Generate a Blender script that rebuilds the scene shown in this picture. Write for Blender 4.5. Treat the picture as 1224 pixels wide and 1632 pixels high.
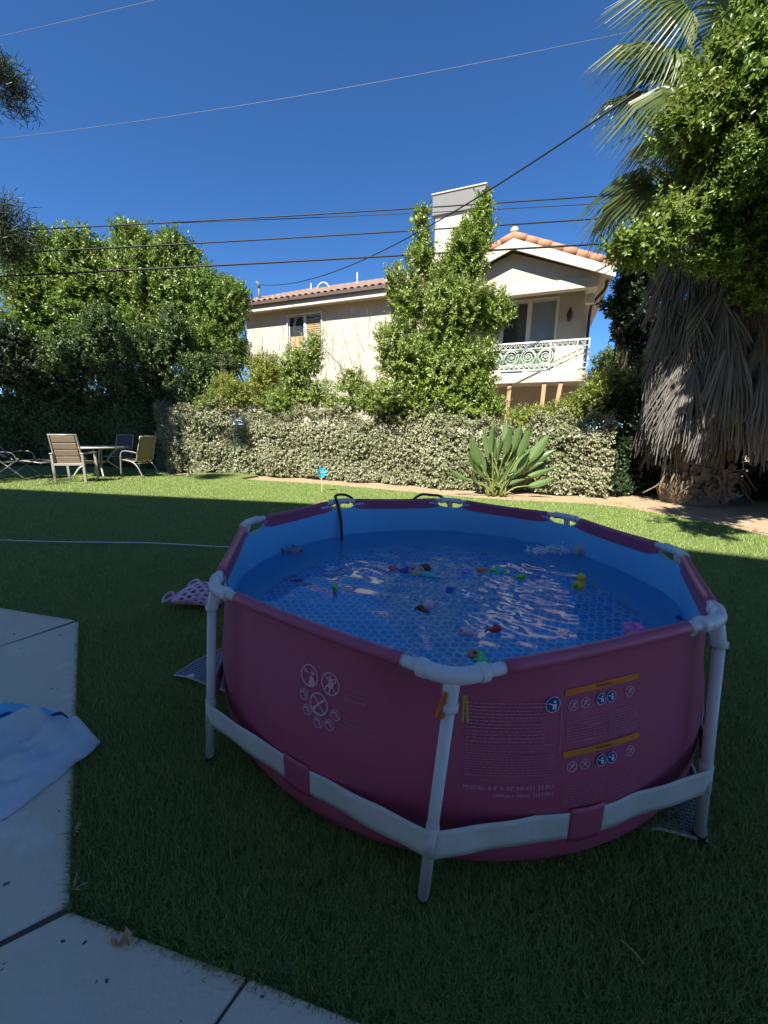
import bpy, math, random
import numpy as np
from mathutils import Vector, Matrix
R = math.radians
for o in list(bpy.data.objects): bpy.data.objects.remove(o)
S = bpy.context.scene
COL = S.collection

# ------------------------------------------------------------------ camera
F_PX, PITCH, ROLL, CAM_H = 620.0, 0.205, 0.012, 1.3594
cd = bpy.data.cameras.new('camera'); cam = bpy.data.objects.new('camera', cd); COL.objects.link(cam)
cd.sensor_fit = 'HORIZONTAL'; cd.sensor_width = 36.0; cd.lens = 36.0 * F_PX / 1224.0
cd.clip_start = 0.05; cd.clip_end = 2000
_rt = Vector((1, 0, 0)); _fw = Vector((0, math.cos(PITCH), -math.sin(PITCH))); _up = Vector((0, math.sin(PITCH), math.cos(PITCH)))
_r2 = _rt * math.cos(ROLL) + _up * math.sin(ROLL); _u2 = _up * math.cos(ROLL) - _rt * math.sin(ROLL)
M4 = Matrix.Identity(4)
for i in range(3):
    M4[i][0] = _r2[i]; M4[i][1] = _u2[i]; M4[i][2] = -_fw[i]
M4[0][3], M4[1][3], M4[2][3] = 0, 0, CAM_H
cam.matrix_world = M4
S.camera = cam

# ------------------------------------------------------------------ sky, sun, exposure
SUN_EL, SUN_AZ = R(48), R(22)           # the sun stands behind the camera, to its left
w = bpy.data.worlds.new('World'); S.world = w; w.use_nodes = True
nt = w.node_tree; bg = nt.nodes['Background']
sky = nt.nodes.new('ShaderNodeTexSky'); sky.sky_type = 'NISHITA'; sky.sun_disc = False
sky.sun_elevation = SUN_EL; sky.sun_rotation = math.pi + SUN_AZ
sky.altitude = 2500; sky.air_density = 1.0; sky.dust_density = 0.0; sky.ozone_density = 9.0
hsv = nt.nodes.new('ShaderNodeHueSaturation'); hsv.inputs['Saturation'].default_value = 1.10      # the phone renders the blue of the whole sky richer
nt.links.new(sky.outputs[0], hsv.inputs['Color']); nt.links.new(hsv.outputs[0], bg.inputs[0]); bg.inputs[1].default_value = 0.085
sd = bpy.data.lights.new('sun', 'SUN'); sun = bpy.data.objects.new('sun', sd); COL.objects.link(sun)
SUNV = Vector((-math.sin(SUN_AZ) * math.cos(SUN_EL), -math.cos(SUN_AZ) * math.cos(SUN_EL), math.sin(SUN_EL)))
sun.rotation_euler = (-SUNV).to_track_quat('-Z', 'Y').to_euler(); sun.location = (0, -3, 12)
sd.energy = 5.0; sd.angle = R(0.53); sd.color = (1.0, 0.95, 0.86)
S.view_settings.view_transform = 'Standard'; S.view_settings.look = 'None'
S.view_settings.exposure = 1.2; S.view_settings.gamma = 1.0; S.view_settings.use_curve_mapping = False
S.render.engine = 'CYCLES'
S.cycles.use_denoising = True
S.cycles.max_bounces = 14; S.cycles.diffuse_bounces = 6; S.cycles.transmission_bounces = 10; S.cycles.transparent_max_bounces = 12
S.cycles.sample_clamp_indirect = 6.0

# ------------------------------------------------------------------ helpers
RNG = np.random.default_rng(7)
random.seed(5)

def ray(u, v):
    a, b = u - 612.0, v - 816.0
    c, s = math.cos(ROLL), math.sin(ROLL)
    a, b = a * c + b * s, -a * s + b * c
    return _fw + _rt * (a / F_PX) - _up * (b / F_PX)
def G(u, v, z=0.0):                      # point of the level z seen in that direction
    d = ray(u, v); t = (z - CAM_H) / d.z
    return Vector((d.x * t, d.y * t, z))
def PY(u, v, y):                         # point at the distance y seen in that direction
    d = ray(u, v); t = y / d.y
    return Vector((d.x * t, y, CAM_H + d.z * t))

ORG = {}                                 # object name -> origin of its thing
def prop(o, label=None, cat=None, group=None, kind=None):
    if label: o['label'] = label
    if cat: o['category'] = cat
    if group: o['group'] = group
    if kind: o['kind'] = kind
    return o
def thing(name, label, cat, loc=(0, 0, 0), group=None, kind=None):
    o = bpy.data.objects.new(name, None); COL.objects.link(o); o.location = loc
    o.empty_display_size = 0.1
    ORG[o.name] = Vector(loc)
    return prop(o, label, cat, group, kind)
def link_mesh(name, me, mats, parent=None, loc=None, rot=None):
    o = bpy.data.objects.new(name, me); COL.objects.link(o)
    if not me.materials:
        for m in (mats if isinstance(mats, (list, tuple)) else [mats]): me.materials.append(m)
    if parent is not None:
        o.parent = parent; ORG[o.name] = ORG[parent.name]
    else: ORG[o.name] = Vector((0, 0, 0))
    if loc is not None: o.location = loc
    if rot is not None: o.rotation_euler = rot
    return o
def np_mesh(name, V, faces_flat, counts, mat, parent=None, smooth=False, mat_idx=None):
    V = np.asarray(V, dtype=np.float32).reshape(-1, 3)
    if parent is not None:
        V = V - np.array(ORG[parent.name], dtype=np.float32)
    me = bpy.data.meshes.new(name)
    me.vertices.add(len(V)); me.vertices.foreach_set('co', V.ravel())
    ff = np.asarray(faces_flat, dtype=np.int32).ravel(); ct = np.asarray(counts, dtype=np.int32)
    me.loops.add(len(ff)); me.loops.foreach_set('vertex_index', ff)
    me.polygons.add(len(ct)); st = np.concatenate([[0], np.cumsum(ct)[:-1]]).astype(np.int32)
    me.polygons.foreach_set('loop_start', st)
    if smooth: me.polygons.foreach_set('use_smooth', np.ones(len(ct), dtype=bool))
    if mat_idx is not None: me.polygons.foreach_set('material_index', np.asarray(mat_idx, dtype=np.int32))
    me.update(calc_edges=True); me.validate()
    return link_mesh(name, me, mat, parent)

class MB:
    def __init__(s): s.v = []; s.f = []; s.m = []; s.cur = 0
    def add(s, vs, fs):
        b = len(s.v); s.v += [tuple(p) for p in vs]
        for f in fs: s.f.append([b + i for i in f]); s.m.append(s.cur)
        return s
    def box(s, c, d, rz=0.0, M=None):
        hx, hy, hz = d[0] / 2, d[1] / 2, d[2] / 2
        P = [Vector((x * hx, y * hy, z * hz)) for z in (-1, 1) for y in (-1, 1) for x in (-1, 1)]
        if M is None: M = Matrix.Rotation(rz, 3, 'Z')
        P = [M @ p + Vector(c) for p in P]
        return s.add(P, [(0, 2, 3, 1), (4, 5, 7, 6), (0, 1, 5, 4), (2, 6, 7, 3), (0, 4, 6, 2), (1, 3, 7, 5)])
    def bar(s, a, b, wd, ht, up=(0, 0, 1)):
        a, b = Vector(a), Vector(b); d = (b - a); L = d.length; d = d / L; u = Vector(up)
        if abs(d.dot(u)) > .98: u = Vector((0, 1, 0))
        x = d.cross(u).normalized(); u = x.cross(d)
        M = Matrix((x, d, u)).transposed()
        return s.box((a + b) / 2, (wd, L, ht), M=M)
    def tube(s, path, rad, n=8, cap=True, closed=False):
        path = [Vector(p) for p in path]; N = len(path)
        if not isinstance(rad, (list, tuple)): rad = [rad] * N
        rings = []; x = None
        for i, p in enumerate(path):
            if closed: t = path[(i + 1) % N] - path[i - 1]
            else: t = path[min(i + 1, N - 1)] - path[max(i - 1, 0)]
            t = t.normalized() if t.length > 1e-9 else Vector((0, 0, 1))
            if x is None:
                h = Vector((0, 0, 1)) if abs(t.z) < .9 else Vector((1, 0, 0)); x = t.cross(h).normalized()
            else:
                x = (x - t * x.dot(t)); x = x.normalized() if x.length > 1e-6 else t.orthogonal().normalized()
            y = t.cross(x)
            rings.append([p + (x * math.cos(2 * math.pi * k / n) + y * math.sin(2 * math.pi * k / n)) * rad[i] for k in range(n)])
        vs = [q for r_ in rings for q in r_]; fs = []
        for i in range(N if closed else N - 1):
            for k in range(n):
                a, b = i * n + k, i * n + (k + 1) % n; c, d = ((i + 1) % N) * n + (k + 1) % n, ((i + 1) % N) * n + k
                fs.append((a, b, c, d))
        if cap and not closed: fs.append(tuple(range(n))[::-1]); fs.append(tuple((N - 1) * n + k for k in range(n)))
        return s.add(vs, fs)
    def lathe(s, prof, c=(0, 0, 0), n=16, M=None):
        vs = []; fs = []; c = Vector(c)
        for (r_, z) in prof:
            for k in range(n):
                q = Vector((r_ * math.cos(2 * math.pi * k / n), r_ * math.sin(2 * math.pi * k / n), z))
                vs.append((M @ q if M is not None else q) + c)
        for i in range(len(prof) - 1):
            for k in range(n): fs.append((i * n + k, i * n + (k + 1) % n, (i + 1) * n + (k + 1) % n, (i + 1) * n + k))
        fs.append(tuple(range(n))[::-1]); fs.append(tuple((len(prof) - 1) * n + k for k in range(n)))
        return s.add(vs, fs)
    def ell(s, c, rad, M=None, n=12, m=8):
        prof = []
        if not isinstance(rad, (list, tuple)): rad = (rad,) * 3
        vs = []; fs = []
        for j in range(m + 1):
            ph = -math.pi / 2 + math.pi * j / m
            for k in range(n):
                th = 2 * math.pi * k / n
                q = Vector((rad[0] * math.cos(ph) * math.cos(th), rad[1] * math.cos(ph) * math.sin(th), rad[2] * math.sin(ph)))
                vs.append((M @ q if M is not None else q) + Vector(c))
        for j in range(m):
            for k in range(n): fs.append((j * n + k, j * n + (k + 1) % n, (j + 1) * n + (k + 1) % n, (j + 1) * n + k))
        return s.add(vs, fs)
    def prism(s, pts, ext):              # polygon (3d points) pushed along ext
        pts = [Vector(p) for p in pts]; e = Vector(ext); n = len(pts)
        return s.add(pts + [p + e for p in pts], [tuple(range(n))[::-1], tuple(range(n, 2 * n))] + [(i, (i + 1) % n, n + (i + 1) % n, n + i) for i in range(n)])
    def grid(s, fn, nu, nv, wrap=False):
        vs = [fn(i, j) for i in range(nu) for j in range(nv)]
        fs = [(i * nv + j, ((i + 1) % nu) * nv + j, ((i + 1) % nu) * nv + j + 1, i * nv + j + 1) for i in range(nu if wrap else nu - 1) for j in range(nv - 1)]
        return s.add(vs, fs)
    def build(s, name, mat, parent=None, smooth=False, bevel=0.0, seg=2, subsurf=0):
        off = ORG[parent.name] if parent is not None else Vector((0, 0, 0))
        me = bpy.data.meshes.new(name)
        me.from_pydata([Vector(p) - off for p in s.v], [], s.f); 
        me.polygons.foreach_set('material_index', s.m)
        if smooth: me.polygons.foreach_set('use_smooth', [True] * len(s.f))
        me.update()
        o = link_mesh(name, me, mat, parent)
        if bevel > 0:
            b = o.modifiers.new('bevel', 'BEVEL'); b.width = bevel; b.segments = seg; b.limit_method = 'ANGLE'; b.angle_limit = R(40)
        if subsurf:
            b = o.modifiers.new('sub', 'SUBSURF'); b.levels = subsurf; b.render_levels = subsurf
        return o

def arc(c, r_, a0, a1, n, fx, fy):
    return [Vector(c) + Vector(fx) * r_ * math.cos(a0 + (a1 - a0) * i / (n - 1)) + Vector(fy) * r_ * math.sin(a0 + (a1 - a0) * i / (n - 1)) for i in range(n)]
def spline(pts, n):                      # Catmull-Rom through the points
    pts = [Vector(p) for p in pts]; out = []
    P = [pts[0] * 2 - pts[1]] + pts + [pts[-1] * 2 - pts[-2]]
    for i in range(1, len(P) - 2):
        for k in range(n):
            t = k / n; p0, p1, p2, p3 = P[i - 1], P[i], P[i + 1], P[i + 2]
            out.append(0.5 * ((2 * p1) + (p2 - p0) * t + (2 * p0 - 5 * p1 + 4 * p2 - p3) * t * t + (3 * p1 - p0 - 3 * p2 + p3) * t ** 3))
    out.append(pts[-1]); return out

# ------------------------------------------------------------------ materials
def nodes(m):
    m.use_nodes = True; t = m.node_tree
    return t, t.nodes['Principled BSDF']
def mat(name, col, rough=0.6, col2=None, scale=8.0, amount=0.5, bump=0.0, bscale=60.0, metal=0.0, spec=0.5, detail=5.0, coat=0.0, space='Object'):
    m = bpy.data.materials.new(name); t, b = nodes(m)
    b.inputs['Base Color'].default_value = (*col, 1); b.inputs['Roughness'].default_value = rough
    b.inputs['Metallic'].default_value = metal; b.inputs['Specular IOR Level'].default_value = spec
    b.inputs['Coat Weight'].default_value = coat
    tc = t.nodes.new('ShaderNodeTexCoord')
    if col2 is not None:
        n = t.nodes.new('ShaderNodeTexNoise'); n.inputs['Scale'].default_value = scale; n.inputs['Detail'].default_value = detail
        n.inputs['Roughness'].default_value = 0.62
        r_ = t.nodes.new('ShaderNodeValToRGB'); r_.color_ramp.elements[0].position = 0.5 - amount / 2; r_.color_ramp.elements[1].position = 0.5 + amount / 2
        r_.color_ramp.elements[0].color = (*col, 1); r_.color_ramp.elements[1].color = (*col2, 1)
        t.links.new(tc.outputs[space], n.inputs['Vector']); t.links.new(n.outputs['Fac'], r_.inputs[0]); t.links.new(r_.outputs[0], b.inputs['Base Color'])
    if bump > 0:
        n2 = t.nodes.new('ShaderNodeTexNoise'); n2.inputs['Scale'].default_value = bscale; n2.inputs['Detail'].default_value = 4
        bp = t.nodes.new('ShaderNodeBump'); bp.inputs['Strength'].default_value = bump; bp.inputs['Distance'].default_value = 0.02
        t.links.new(tc.outputs[space], n2.inputs['Vector']); t.links.new(n2.outputs['Fac'], bp.inputs['Height']); t.links.new(bp.outputs[0], b.inputs['Normal'])
    return m
def leafmat(name, cols, rough=0.45, trans=0.25, spec=0.5, big=None):
    m = bpy.data.materials.new(name); t, b = nodes(m)
    g = t.nodes.new('ShaderNodeNewGeometry'); r_ = t.nodes.new('ShaderNodeValToRGB')
    els = r_.color_ramp.elements
    while len(els) < len(cols): els.new(0.5)
    for i, c in enumerate(cols):
        els[i].position = i / (len(cols) - 1); els[i].color = (*c, 1)
    t.links.new(g.outputs['Random Per Island'], r_.inputs[0])
    out = r_.outputs[0]
    if big is not None:                  # some branches of the plant carry yellower growth
        tc = t.nodes.new('ShaderNodeTexCoord'); n = t.nodes.new('ShaderNodeTexNoise'); n.inputs['Scale'].default_value = big[1]; n.inputs['Detail'].default_value = 3
        t.links.new(tc.outputs['Object'], n.inputs['Vector'])
        mr = t.nodes.new('ShaderNodeMapRange'); mr.inputs[1].default_value = 0.42; mr.inputs[2].default_value = 0.68
        mx = t.nodes.new('ShaderNodeMixRGB'); mx.inputs[2].default_value = (*big[0], 1)
        ml = t.nodes.new('ShaderNodeMath'); ml.operation = 'MULTIPLY'; ml.inputs[1].default_value = big[2]
        t.links.new(n.outputs['Fac'], mr.inputs[0]); t.links.new(mr.outputs[0], ml.inputs[0]); t.links.new(ml.outputs[0], mx.inputs[0]); t.links.new(out, mx.inputs[1]); out = mx.outputs[0]
    t.links.new(out, b.inputs['Base Color'])
    b.inputs['Roughness'].default_value = rough; b.inputs['Specular IOR Level'].default_value = spec
    if trans > 0:
        tr = t.nodes.new('ShaderNodeBsdfTranslucent'); mx = t.nodes.new('ShaderNodeMixShader'); mx.inputs[0].default_value = trans
        hs = t.nodes.new('ShaderNodeHueSaturation'); hs.inputs['Value'].default_value = 1.3; hs.inputs['Hue'].default_value = 0.485
        t.links.new(out, hs.inputs['Color']); t.links.new(hs.outputs[0], tr.inputs['Color'])
        o = t.nodes['Material Output']; t.links.new(b.outputs[0], mx.inputs[1]); t.links.new(tr.outputs[0], mx.inputs[2]); t.links.new(mx.outputs[0], o.inputs['Surface'])
    return m

M = {}
M['dirt'] = mat('dirt', (0.30, 0.21, 0.12), 0.95, (0.46, 0.35, 0.22), 3.0, 0.6, 0.7, 25)
M['turf'] = mat('turf', (0.11, 0.16, 0.036), 0.95, (0.20, 0.26, 0.06), 30, 0.6, 0.9, 120)
M['blade'] = leafmat('turf_blade', [(0.13, 0.20, 0.045), (0.21, 0.30, 0.07), (0.30, 0.41, 0.11), (0.23, 0.33, 0.09), (0.38, 0.40, 0.18)], 0.55, 0.25, 0.3)
M['white_pipe'] = mat('white_plastic', (0.66, 0.68, 0.70), 0.38, (0.58, 0.60, 0.61), 14, 0.6, 0.05, 200)
M['strap'] = mat('white_strap', (0.62, 0.63, 0.60), 0.75, (0.52, 0.53, 0.49), 9, 0.6, 0.25, 14)
M['pink'] = mat('pink_vinyl', (0.45, 0.092, 0.172), 0.42, (0.40, 0.080, 0.152), 5, 0.5, 0.12, 6)
M['black'] = mat('black_rubber', (0.015, 0.015, 0.016), 0.55)
M['print'] = mat('pale_print', (0.66, 0.42, 0.52), 0.6)
M['print_dim'] = mat('fine_print', (0.54, 0.19, 0.29), 0.6)
M['navy'] = mat('navy_print', (0.015, 0.05, 0.22), 0.5)
M['white_print'] = mat('white_print', (0.72, 0.70, 0.74), 0.55)
M['orange_print'] = mat('orange_print', (0.70, 0.20, 0.02), 0.55)
M['grey_trim'] = mat('grey_trim', (0.42, 0.47, 0.55), 0.5)
M['blue_wall'] = mat('blue_vinyl', (0.20, 0.60, 0.88), 0.4, (0.18, 0.56, 0.85), 6, 0.5, 0.06, 5)

def hex_floor():
    m = bpy.data.materials.new('printed_pool_floor'); t, b = nodes(m); L = t.links; N = t.nodes.new
    tc = N('ShaderNodeTexCoord'); nz = N('ShaderNodeTexNoise'); nz.inputs['Scale'].default_value = 14; nz.inputs['Detail'].default_value = 1
    sub = N('ShaderNodeVectorMath'); sub.operation = 'SUBTRACT'; sub.inputs[1].default_value = (.5, .5, .5)
    scn = N('ShaderNodeVectorMath'); scn.operation = 'SCALE'; scn.inputs['Scale'].default_value = 0.022
    ad = N('ShaderNodeVectorMath'); ad.operation = 'ADD'
    L.new(tc.outputs['Object'], nz.inputs['Vector']); L.new(nz.outputs['Color'], sub.inputs[0]); L.new(sub.outputs[0], scn.inputs[0])
    L.new(tc.outputs['Object'], ad.inputs[0]); L.new(scn.outputs[0], ad.inputs[1])
    sc = N('ShaderNodeVectorMath'); sc.operation = 'SCALE'; sc.inputs['Scale'].default_value = 1 / 0.050
    L.new(ad.outputs[0], sc.inputs[0])
    off = N('ShaderNodeVectorMath'); off.operation = 'ADD'; off.inputs[1].default_value = (200, 200 * 1.7320508, 0); L.new(sc.outputs[0], off.inputs[0])
    def cell(shift):
        a = N('ShaderNodeVectorMath'); a.operation = 'ADD'; a.inputs[1].default_value = (shift * .5, shift * .8660254, 0); L.new(off.outputs[0], a.inputs[0])
        fl = N('ShaderNodeVectorMath'); fl.operation = 'MODULO'; fl.inputs[1].default_value = (1, 1.7320508, 1); L.new(a.outputs[0], fl.inputs[0])
        s_ = N('ShaderNodeVectorMath'); s_.operation = 'SUBTRACT'; s_.inputs[1].default_value = (.5, .8660254, 0); L.new(fl.outputs[0], s_.inputs[0])
        mu = N('ShaderNodeVectorMath'); mu.operation = 'MULTIPLY'; mu.inputs[1].default_value = (1, 1, 0); L.new(s_.outputs[0], mu.inputs[0])
        ab = N('ShaderNodeVectorMath'); ab.operation = 'ABSOLUTE'; L.new(mu.outputs[0], ab.inputs[0])
        dt = N('ShaderNodeVectorMath'); dt.operation = 'DOT_PRODUCT'; dt.inputs[1].default_value = (.5, .8660254, 0); L.new(ab.outputs[0], dt.inputs[0])
        sx = N('ShaderNodeSeparateXYZ'); L.new(ab.outputs[0], sx.inputs[0])
        mx = N('ShaderNodeMath'); mx.operation = 'MAXIMUM'; L.new(dt.outputs['Value'], mx.inputs[0]); L.new(sx.outputs[0], mx.inputs[1])
        return mx
    a, c = cell(0), cell(1)
    mn = N('ShaderNodeMath'); mn.operation = 'MINIMUM'; L.new(a.outputs[0], mn.inputs[0]); L.new(c.outputs[0], mn.inputs[1])
    rp = N('ShaderNodeValToRGB'); e = rp.color_ramp.elements
    e[0].position = 0.0; e[0].color = (0.055, 0.47, 0.92, 1); e[1].position = 0.5; e[1].color = (0.55, 0.86, 0.97, 1)
    q = e.new(0.33); q.color = (0.06, 0.49, 0.93, 1); q = e.new(0.43); q.color = (0.42, 0.78, 0.96, 1)
    L.new(mn.outputs[0], rp.inputs[0]); L.new(rp.outputs[0], b.inputs['Base Color']); b.inputs['Roughness'].default_value = 0.45
    return m
M['pool_floor'] = hex_floor()
def water_mat():
    m = bpy.data.materials.new('pool_water'); t, b = nodes(m)
    b.inputs['Base Color'].default_value = (0.97, 0.99, 1.0, 1); b.inputs['Roughness'].default_value = 0.0
    b.inputs['Transmission Weight'].default_value = 1.0; b.inputs['IOR'].default_value = 1.333
    return m
M['water'] = water_mat()
M['foam'] = mat('white_foam', (0.75, 0.80, 0.84), 0.35, spec=0.6)

def concrete_mat():
    m = mat('concrete', (0.63, 0.54, 0.405), 0.9, (0.75, 0.655, 0.50), 2.2, 0.7, 0.35, 55)
    t = m.node_tree; b = t.nodes['Principled BSDF']; L = t.links
    src = b.inputs['Base Color'].links[0].from_socket
    tc = t.nodes.new('ShaderNodeTexCoord'); n = t.nodes.new('ShaderNodeTexNoise'); n.inputs['Scale'].default_value = 5.5; n.inputs['Detail'].default_value = 8; n.inputs['Distortion'].default_value = 0.7
    r_ = t.nodes.new('ShaderNodeValToRGB'); r_.color_ramp.elements[0].position = 0.60; r_.color_ramp.elements[1].position = 0.70
    mx = t.nodes.new('ShaderNodeMixRGB'); mx.inputs[2].default_value = (0.80, 0.76, 0.66, 1)
    ml = t.nodes.new('ShaderNodeMath'); ml.operation = 'MULTIPLY'; ml.inputs[1].default_value = 0.65
    L.new(tc.outputs['Object'], n.inputs['Vector']); L.new(n.outputs['Fac'], r_.inputs[0]); L.new(r_.outputs[0], ml.inputs[0]); L.new(ml.outputs[0], mx.inputs[0]); L.new(src, mx.inputs[1])
    n3 = t.nodes.new('ShaderNodeTexNoise'); n3.inputs['Scale'].default_value = 26; n3.inputs['Detail'].default_value = 3
    r3 = t.nodes.new('ShaderNodeValToRGB'); r3.color_ramp.elements[0].position = 0.70; r3.color_ramp.elements[1].position = 0.74
    m3 = t.nodes.new('ShaderNodeMixRGB'); m3.inputs[2].default_value = (0.12, 0.115, 0.105, 1)
    L.new(tc.outputs['Object'], n3.inputs['Vector']); L.new(n3.outputs['Fac'], r3.inputs[0]); L.new(r3.outputs[0], m3.inputs[0]); L.new(mx.outputs[0], m3.inputs[1]); L.new(m3.outputs[0], b.inputs['Base Color'])
    return m
M['concrete'] = concrete_mat()
M['joint'] = mat('joint_dirt', (0.085, 0.075, 0.06), 0.95)
M['stucco'] = mat('cream_stucco', (0.56, 0.50, 0.40), 0.95, (0.51, 0.455, 0.36), 1.4, 0.7, 0.35, 70)
M['trim'] = mat('cream_trim', (0.58, 0.53, 0.43), 0.7, (0.53, 0.48, 0.385), 3, 0.6)
M['white_trim'] = mat('white_trim', (0.72, 0.71, 0.67), 0.5)
M['tile'] = leafmat('clay_tile', [(0.28, 0.18, 0.13), (0.36, 0.25, 0.19), (0.22, 0.15, 0.115), (0.42, 0.32, 0.255)], 0.85, 0.0, 0.3)
M['rake_tile'] = leafmat('orange_clay_tile', [(0.40, 0.18, 0.10), (0.46, 0.23, 0.135), (0.35, 0.155, 0.085)], 0.8, 0.0, 0.3)
M['gutter'] = mat('brown_gutter', (0.10, 0.065, 0.05), 0.5)
def glass_mat(name, col, rough=0.06):
    m = mat(name, col, rough, spec=0.9); return m
M['glass'] = glass_mat('dark_window_glass', (0.035, 0.045, 0.055), 0.03)
M['blind'] = mat('tan_blind', (0.42, 0.30, 0.16), 0.6)
M['curtain'] = mat('curtain_and_reflection', (0.24, 0.29, 0.33), 0.35, (0.14, 0.18, 0.21), 2.0, 0.5, spec=0.8)  # grey curtain, its blue tint standing in for reflections in the pane
M['chimney_metal'] = mat('grey_metal_shroud', (0.13, 0.13, 0.125), 0.6, (0.16, 0.16, 0.15), 2, 0.6)
M['iron_white'] = mat('white_iron', (0.66, 0.68, 0.64), 0.5)
M['screen'] = mat('green_screen', (0.13, 0.20, 0.13), 0.8, (0.20, 0.27, 0.19), 8, 0.6)
M['wood'] = mat('raw_wood', (0.34, 0.22, 0.12), 0.8, (0.46, 0.32, 0.19), 12, 0.6)
M['dark_metal'] = mat('dark_metal', (0.05, 0.05, 0.05), 0.45, metal=0.6)
M['cable'] = mat('black_cable', (0.012, 0.012, 0.014), 0.6)
M['thin_cable'] = mat('grey_thin_cable', (0.16, 0.17, 0.20), 0.5)
M['bark'] = mat('bark', (0.13, 0.10, 0.075), 0.95, (0.21, 0.17, 0.13), 14, 0.6, 0.8, 30)
M['palm_bark'] = mat('palm_bark', (0.15, 0.11, 0.075), 0.95, (0.26, 0.20, 0.14), 10, 0.6, 0.8, 40)
M['boot'] = mat('palm_boot', (0.13, 0.095, 0.06), 0.9, (0.22, 0.165, 0.11), 6, 0.6, 0.5, 30)
M['leaf_ficus'] = leafmat('ficus_leaf', [(0.046, 0.101, 0.019), (0.091, 0.186, 0.028), (0.143, 0.256, 0.037), (0.212, 0.327, 0.054)], 0.38, 0.28, 0.6, ((0.20, 0.25, 0.055), 0.8, 0.8))
M['leaf_tree'] = leafmat('tree_leaf', [(0.076, 0.138, 0.023), (0.151, 0.246, 0.035), (0.227, 0.331, 0.053), (0.333, 0.416, 0.097)], 0.36, 0.26, 0.65, ((0.25, 0.29, 0.09), 1.2, 0.7))
M['leaf_shade'] = leafmat('shaded_laurel_leaf', [(0.036, 0.07, 0.022), (0.066, 0.118, 0.034), (0.102, 0.162, 0.043), (0.132, 0.192, 0.06)], 0.4, 0.25, 0.55)  # darker greens: shade is put into the left hedge and laurels
M['leaf_yellow'] = leafmat('privet_leaf', [(0.164, 0.216, 0.035), (0.253, 0.297, 0.051), (0.341, 0.366, 0.077), (0.202, 0.24, 0.051)], 0.42, 0.32, 0.5, ((0.13, 0.19, 0.045), 1.5, 0.7))
M['leaf_ivy'] = leafmat('ivy_leaf', [(0.13, 0.155, 0.07), (0.22, 0.24, 0.115), (0.31, 0.32, 0.18), (0.40, 0.40, 0.26), (0.24, 0.18, 0.11)], 0.38, 0.18, 0.7, ((0.17, 0.21, 0.085), 0.9, 0.55))
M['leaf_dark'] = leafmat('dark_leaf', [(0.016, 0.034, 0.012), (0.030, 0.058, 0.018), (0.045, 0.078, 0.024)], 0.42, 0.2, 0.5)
M['leaf_far'] = leafmat('far_leaf', [(0.06, 0.105, 0.032), (0.10, 0.15, 0.045), (0.14, 0.18, 0.06)], 0.5, 0.3, 0.4)
M['needle'] = leafmat('pine_needle', [(0.025, 0.050, 0.018), (0.045, 0.075, 0.028), (0.07, 0.095, 0.035)], 0.5, 0.2, 0.4)
M['bop'] = leafmat('paradise_leaf', [(0.086, 0.161, 0.052), (0.127, 0.207, 0.069), (0.172, 0.241, 0.086)], 0.38, 0.15, 0.6)
M['bop_stem'] = mat('paradise_stalk', (0.14, 0.20, 0.05), 0.5, (0.22, 0.24, 0.08), 8, 0.6)
M['frond'] = leafmat('palm_frond', [(0.085, 0.13, 0.045), (0.13, 0.18, 0.06), (0.18, 0.22, 0.085)], 0.4, 0.3, 0.6)
M['dead'] = leafmat('dry_frond', [(0.10, 0.09, 0.078), (0.17, 0.155, 0.138), (0.24, 0.225, 0.205), (0.13, 0.11, 0.088)], 0.75, 0.12, 0.3)
M['straw'] = leafmat('straw', [(0.45, 0.36, 0.20), (0.55, 0.46, 0.28)], 0.7, 0.2, 0.3)

# ------------------------------------------------------------------ ground
PC = Vector((0.3584, 2.1657, 0))           # middle of the pool
lawn_edge = [(-16, 14.2), (-9.5, 13.75), (-7.6, 12.75), (-6.6, 11.85), (-5.2, 11.22), (-3.42, 10.62), (-1.53, 9.95), (0.55, 8.88), (1.6, 8.3), (2.42, 7.93), (3.65, 7.68), (4.45, 7.30), (4.85, 6.55), (5.18, 5.93), (5.35, 5.1), (5.6, 4.0), (5.9, 2.0), (6.0, -3.0)]
patio_poly = [(-2.15, 2.54), (-0.88, 0.85), (-0.5, 0.755), (-0.06, 0.645), (0.6, 0.47), (1.6, 0.22), (4.0, -0.4)]
m = MB(); m.add([(-600, -600, -.03), (600, -600, -.03), (600, 600, -.03), (-600, 600, -.03)], [(0, 1, 2, 3)])
prop(m.build('ground', M['dirt']), kind='structure')
def smooth_poly(pts, n=6): return [(p.x, p.y) for p in spline([(x, y, 0) for x, y in pts], n)]
le = smooth_poly(lawn_edge, 5)
m = MB()
top = [(x, y, 0) for x, y in le]; bot = [(x, -3.0, 0) for x, y in le]
for i in range(len(le) - 1):
    m.add([top[i], top[i + 1], (top[i + 1][0], -3.0 - i * 1e-4, 0), (top[i][0], -3.0 - i * 1e-4, 0)], [(0, 3, 2, 1)])
    m.add([top[i], top[i + 1], (top[i + 1][0], top[i + 1][1], -.03), (top[i][0], top[i][1], -.03)], [(0, 1, 2, 3)])
prop(m.build('lawn', M['turf']), kind='structure')

def in_poly(x, y, poly):
    inside = np.zeros(len(x), dtype=bool); n = len(poly); j = n - 1
    for i in range(n):
        xi, yi = poly[i]; xj, yj = poly[j]
        c = ((yi > y) != (yj > y)) & (x < (xj - xi) * (y - yi) / (yj - yi + 1e-12) + xi); inside ^= c; j = i
    return inside
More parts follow.
